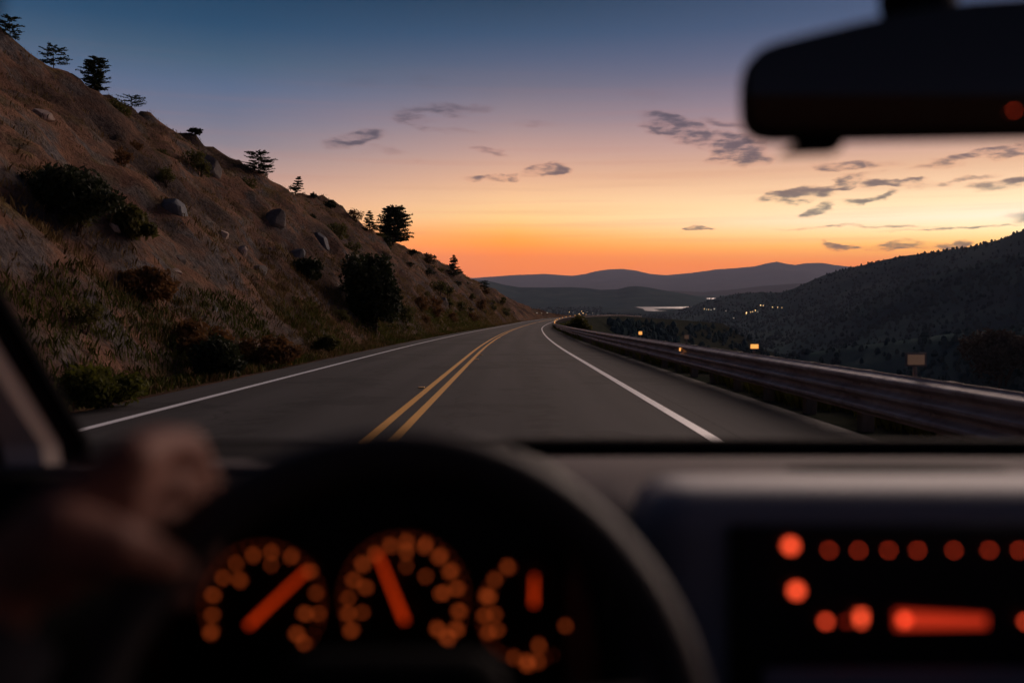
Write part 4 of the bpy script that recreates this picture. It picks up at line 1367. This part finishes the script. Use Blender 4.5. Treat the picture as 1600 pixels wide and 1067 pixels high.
# ------------------------------------------------------------------ the driver's left arm, hand closed on the rim
M['skin'] = material('skin', (.18, .080, .062), 0.6, spec=0.12, var=[(.3, (.15, .07, .055)), (.7, (.21, .10, .078))], scale=30, bump=0.15, bump_scale=220)
M['sleeve'] = material('dark_sleeve', (.022, .022, .03), 0.95, spec=0.1, var=[(.3, (.016, .016, .022)), (.7, (.032, .032, .042))], scale=60, bump=0.4, bump_scale=300)
person = empty('person'); person.matrix_world = car.matrix_world.copy()
TH = R(147.5)
er, et, en = Vector((math.cos(TH), 0, math.sin(TH))), Vector((-math.sin(TH), 0, math.cos(TH))), Vector((0, -1, 0))
def hp(phi, r, off):
    """a point round the rim: phi from outside (0) towards the driver (90), r from the rim's core, off along the rim (down positive)"""
    a = TH + off / WR * .75
    e = Vector((math.cos(a), 0, math.sin(a))); tt = Vector((-math.sin(a), 0, math.cos(a)))
    q = e * (WR + r * math.cos(R(phi))) + en * (r * math.sin(R(phi))) + tt * off * .25
    return WM @ q
def capsules(bm, chain):
    for (p, r), (q, s_) in zip(chain, chain[1:]):
        k = max(2, int((q - p).length / .004))
        for i in range(k + 1):
            f = i / k
            bmesh.ops.create_icosphere(bm, subdivisions=2, radius=r + (s_ - r) * f, matrix=Matrix.Translation(p.lerp(q, f)))
bm = bmesh.new()
wrist = c3(6, 905, .440)
elbow = CO + Vector((-.34, .24, -.40))
fore = wrist.lerp(elbow, .30)
FING = [   # knuckle, middle joint, end joint, tip, radius: over the rim from outside, round its far side
    (c3(205, 722, .468), c3(288, 700, .520), c3(322, 762, .560), c3(345, 815, .553), .0112),
    (c3(184, 772, .462), c3(274, 752, .518), c3(306, 812, .560), c3(326, 862, .552), .0116),
    (c3(170, 826, .460), c3(256, 806, .514), c3(284, 860, .556), c3(304, 905, .546), .0112),
    (c3(160, 878, .464), c3(236, 860, .508), c3(262, 905, .546), c3(280, 940, .536), .0098)]
for mcp, pip, dip, tip, r in FING:
    capsules(bm, [(wrist, .022), (wrist.lerp(mcp, .55) + Vector((0, -.004, .004)), .0185), (mcp, r * 1.35), (mcp.lerp(pip, .5) + Vector((-.002, -.003, .004)), r * 1.12), (pip, r * 1.16), (dip, r * .98), (tip, r * .82)])
for f0, f1 in zip(FING, FING[1:]):
    capsules(bm, [(f0[0], .0150), (f1[0], .0150)])
    capsules(bm, [(wrist.lerp(f0[0], .5), .0200), (wrist.lerp(f1[0], .5), .0200)])
# thumb from the side of the palm, across the near face of the rim
tb0, tb1, tb2, tb3 = c3(96, 838, .425), c3(176, 852, .432), c3(236, 872, .458), c3(272, 884, .478)
capsules(bm, [(wrist, .021), (tb0, .0190), (tb1, .0145), (tb2, .0122), (tb3, .0096)])
capsules(bm, [(wrist, .0240), (wrist.lerp(fore, .5), .0260), (fore, .031), (wrist.lerp(elbow, .62), .040)])
arm = bm_obj('arm', bm, M['skin'], person, True)
md = arm.modifiers.new('skin', 'REMESH'); md.mode = 'VOXEL'; md.voxel_size = .0028; md.use_smooth_shade = True
sm = arm.modifiers.new('smooth', 'SMOOTH'); sm.iterations = 6; sm.factor = .5
bm = bmesh.new()
axis = (elbow - wrist).normalized()
P, Q = [], []
for k in range(15):
    f = .07 + k * .066
    p = wrist.lerp(elbow, f)
    P.append(p + Vector((0, 0, .002 * math.sin(k * 2.3)))); Q.append(.040 + .022 * f + .0035 * math.sin(k * 1.9) * (1 if k > 1 else 0))
P.insert(0, P[0] + axis * .004); Q.insert(0, Q[0] - .006)
tube(bm, P, Q, 28, cap=True)
slv = part('sleeve', bm, 'sleeve', person, True)
put_props(person, "driver's left arm in a dark sleeve with the hand gripping the steering wheel", 'person')

# ------------------------------------------------------------------ the evening air
bm = bmesh.new()
box(bm, -23000, 23000, -23000, 23000, -118, 760)
hz = bpy.data.materials.new('haze_air'); hz.use_nodes = True
hz.node_tree.nodes.clear()
_v = hz.node_tree.nodes.new('ShaderNodeVolumePrincipled')
_v.inputs['Color'].default_value = (.62, .68, .90, 1)
_v.inputs['Density'].default_value = 3.3e-5
_v.inputs['Anisotropy'].default_value = 0.1
_o = hz.node_tree.nodes.new('ShaderNodeOutputMaterial'); hz.node_tree.links.new(_v.outputs[0], _o.inputs['Volume'])
put_props(bm_obj('haze', bm, hz), 'thin evening haze lying over the valley', 'haze', kind='stuff')

# like things that share a label are told apart by their order along the road
ORD = ['nearest the car', 'second from car', 'third from car', 'fourth from car', 'fifth from car', 'sixth from car', 'seventh from car', 'eighth from car', 'ninth from car', 'tenth from car', 'farthest from car']
same = {}
for o in COL.objects:
    if o.parent is None and o.get('group') in ('small shrubs scattered on the slope', 'stones scattered on the slope', 'reflectors round the bend', 'raised studs along the yellow lines'):
        same.setdefault(o['label'], []).append(o)
for lab, os_ in same.items():
    if len(os_) > 1:
        for k, o in enumerate(sorted(os_, key=lambda q: q.location.y)):
            o['label'] = lab + ', ' + ORD[min(k, 10)]
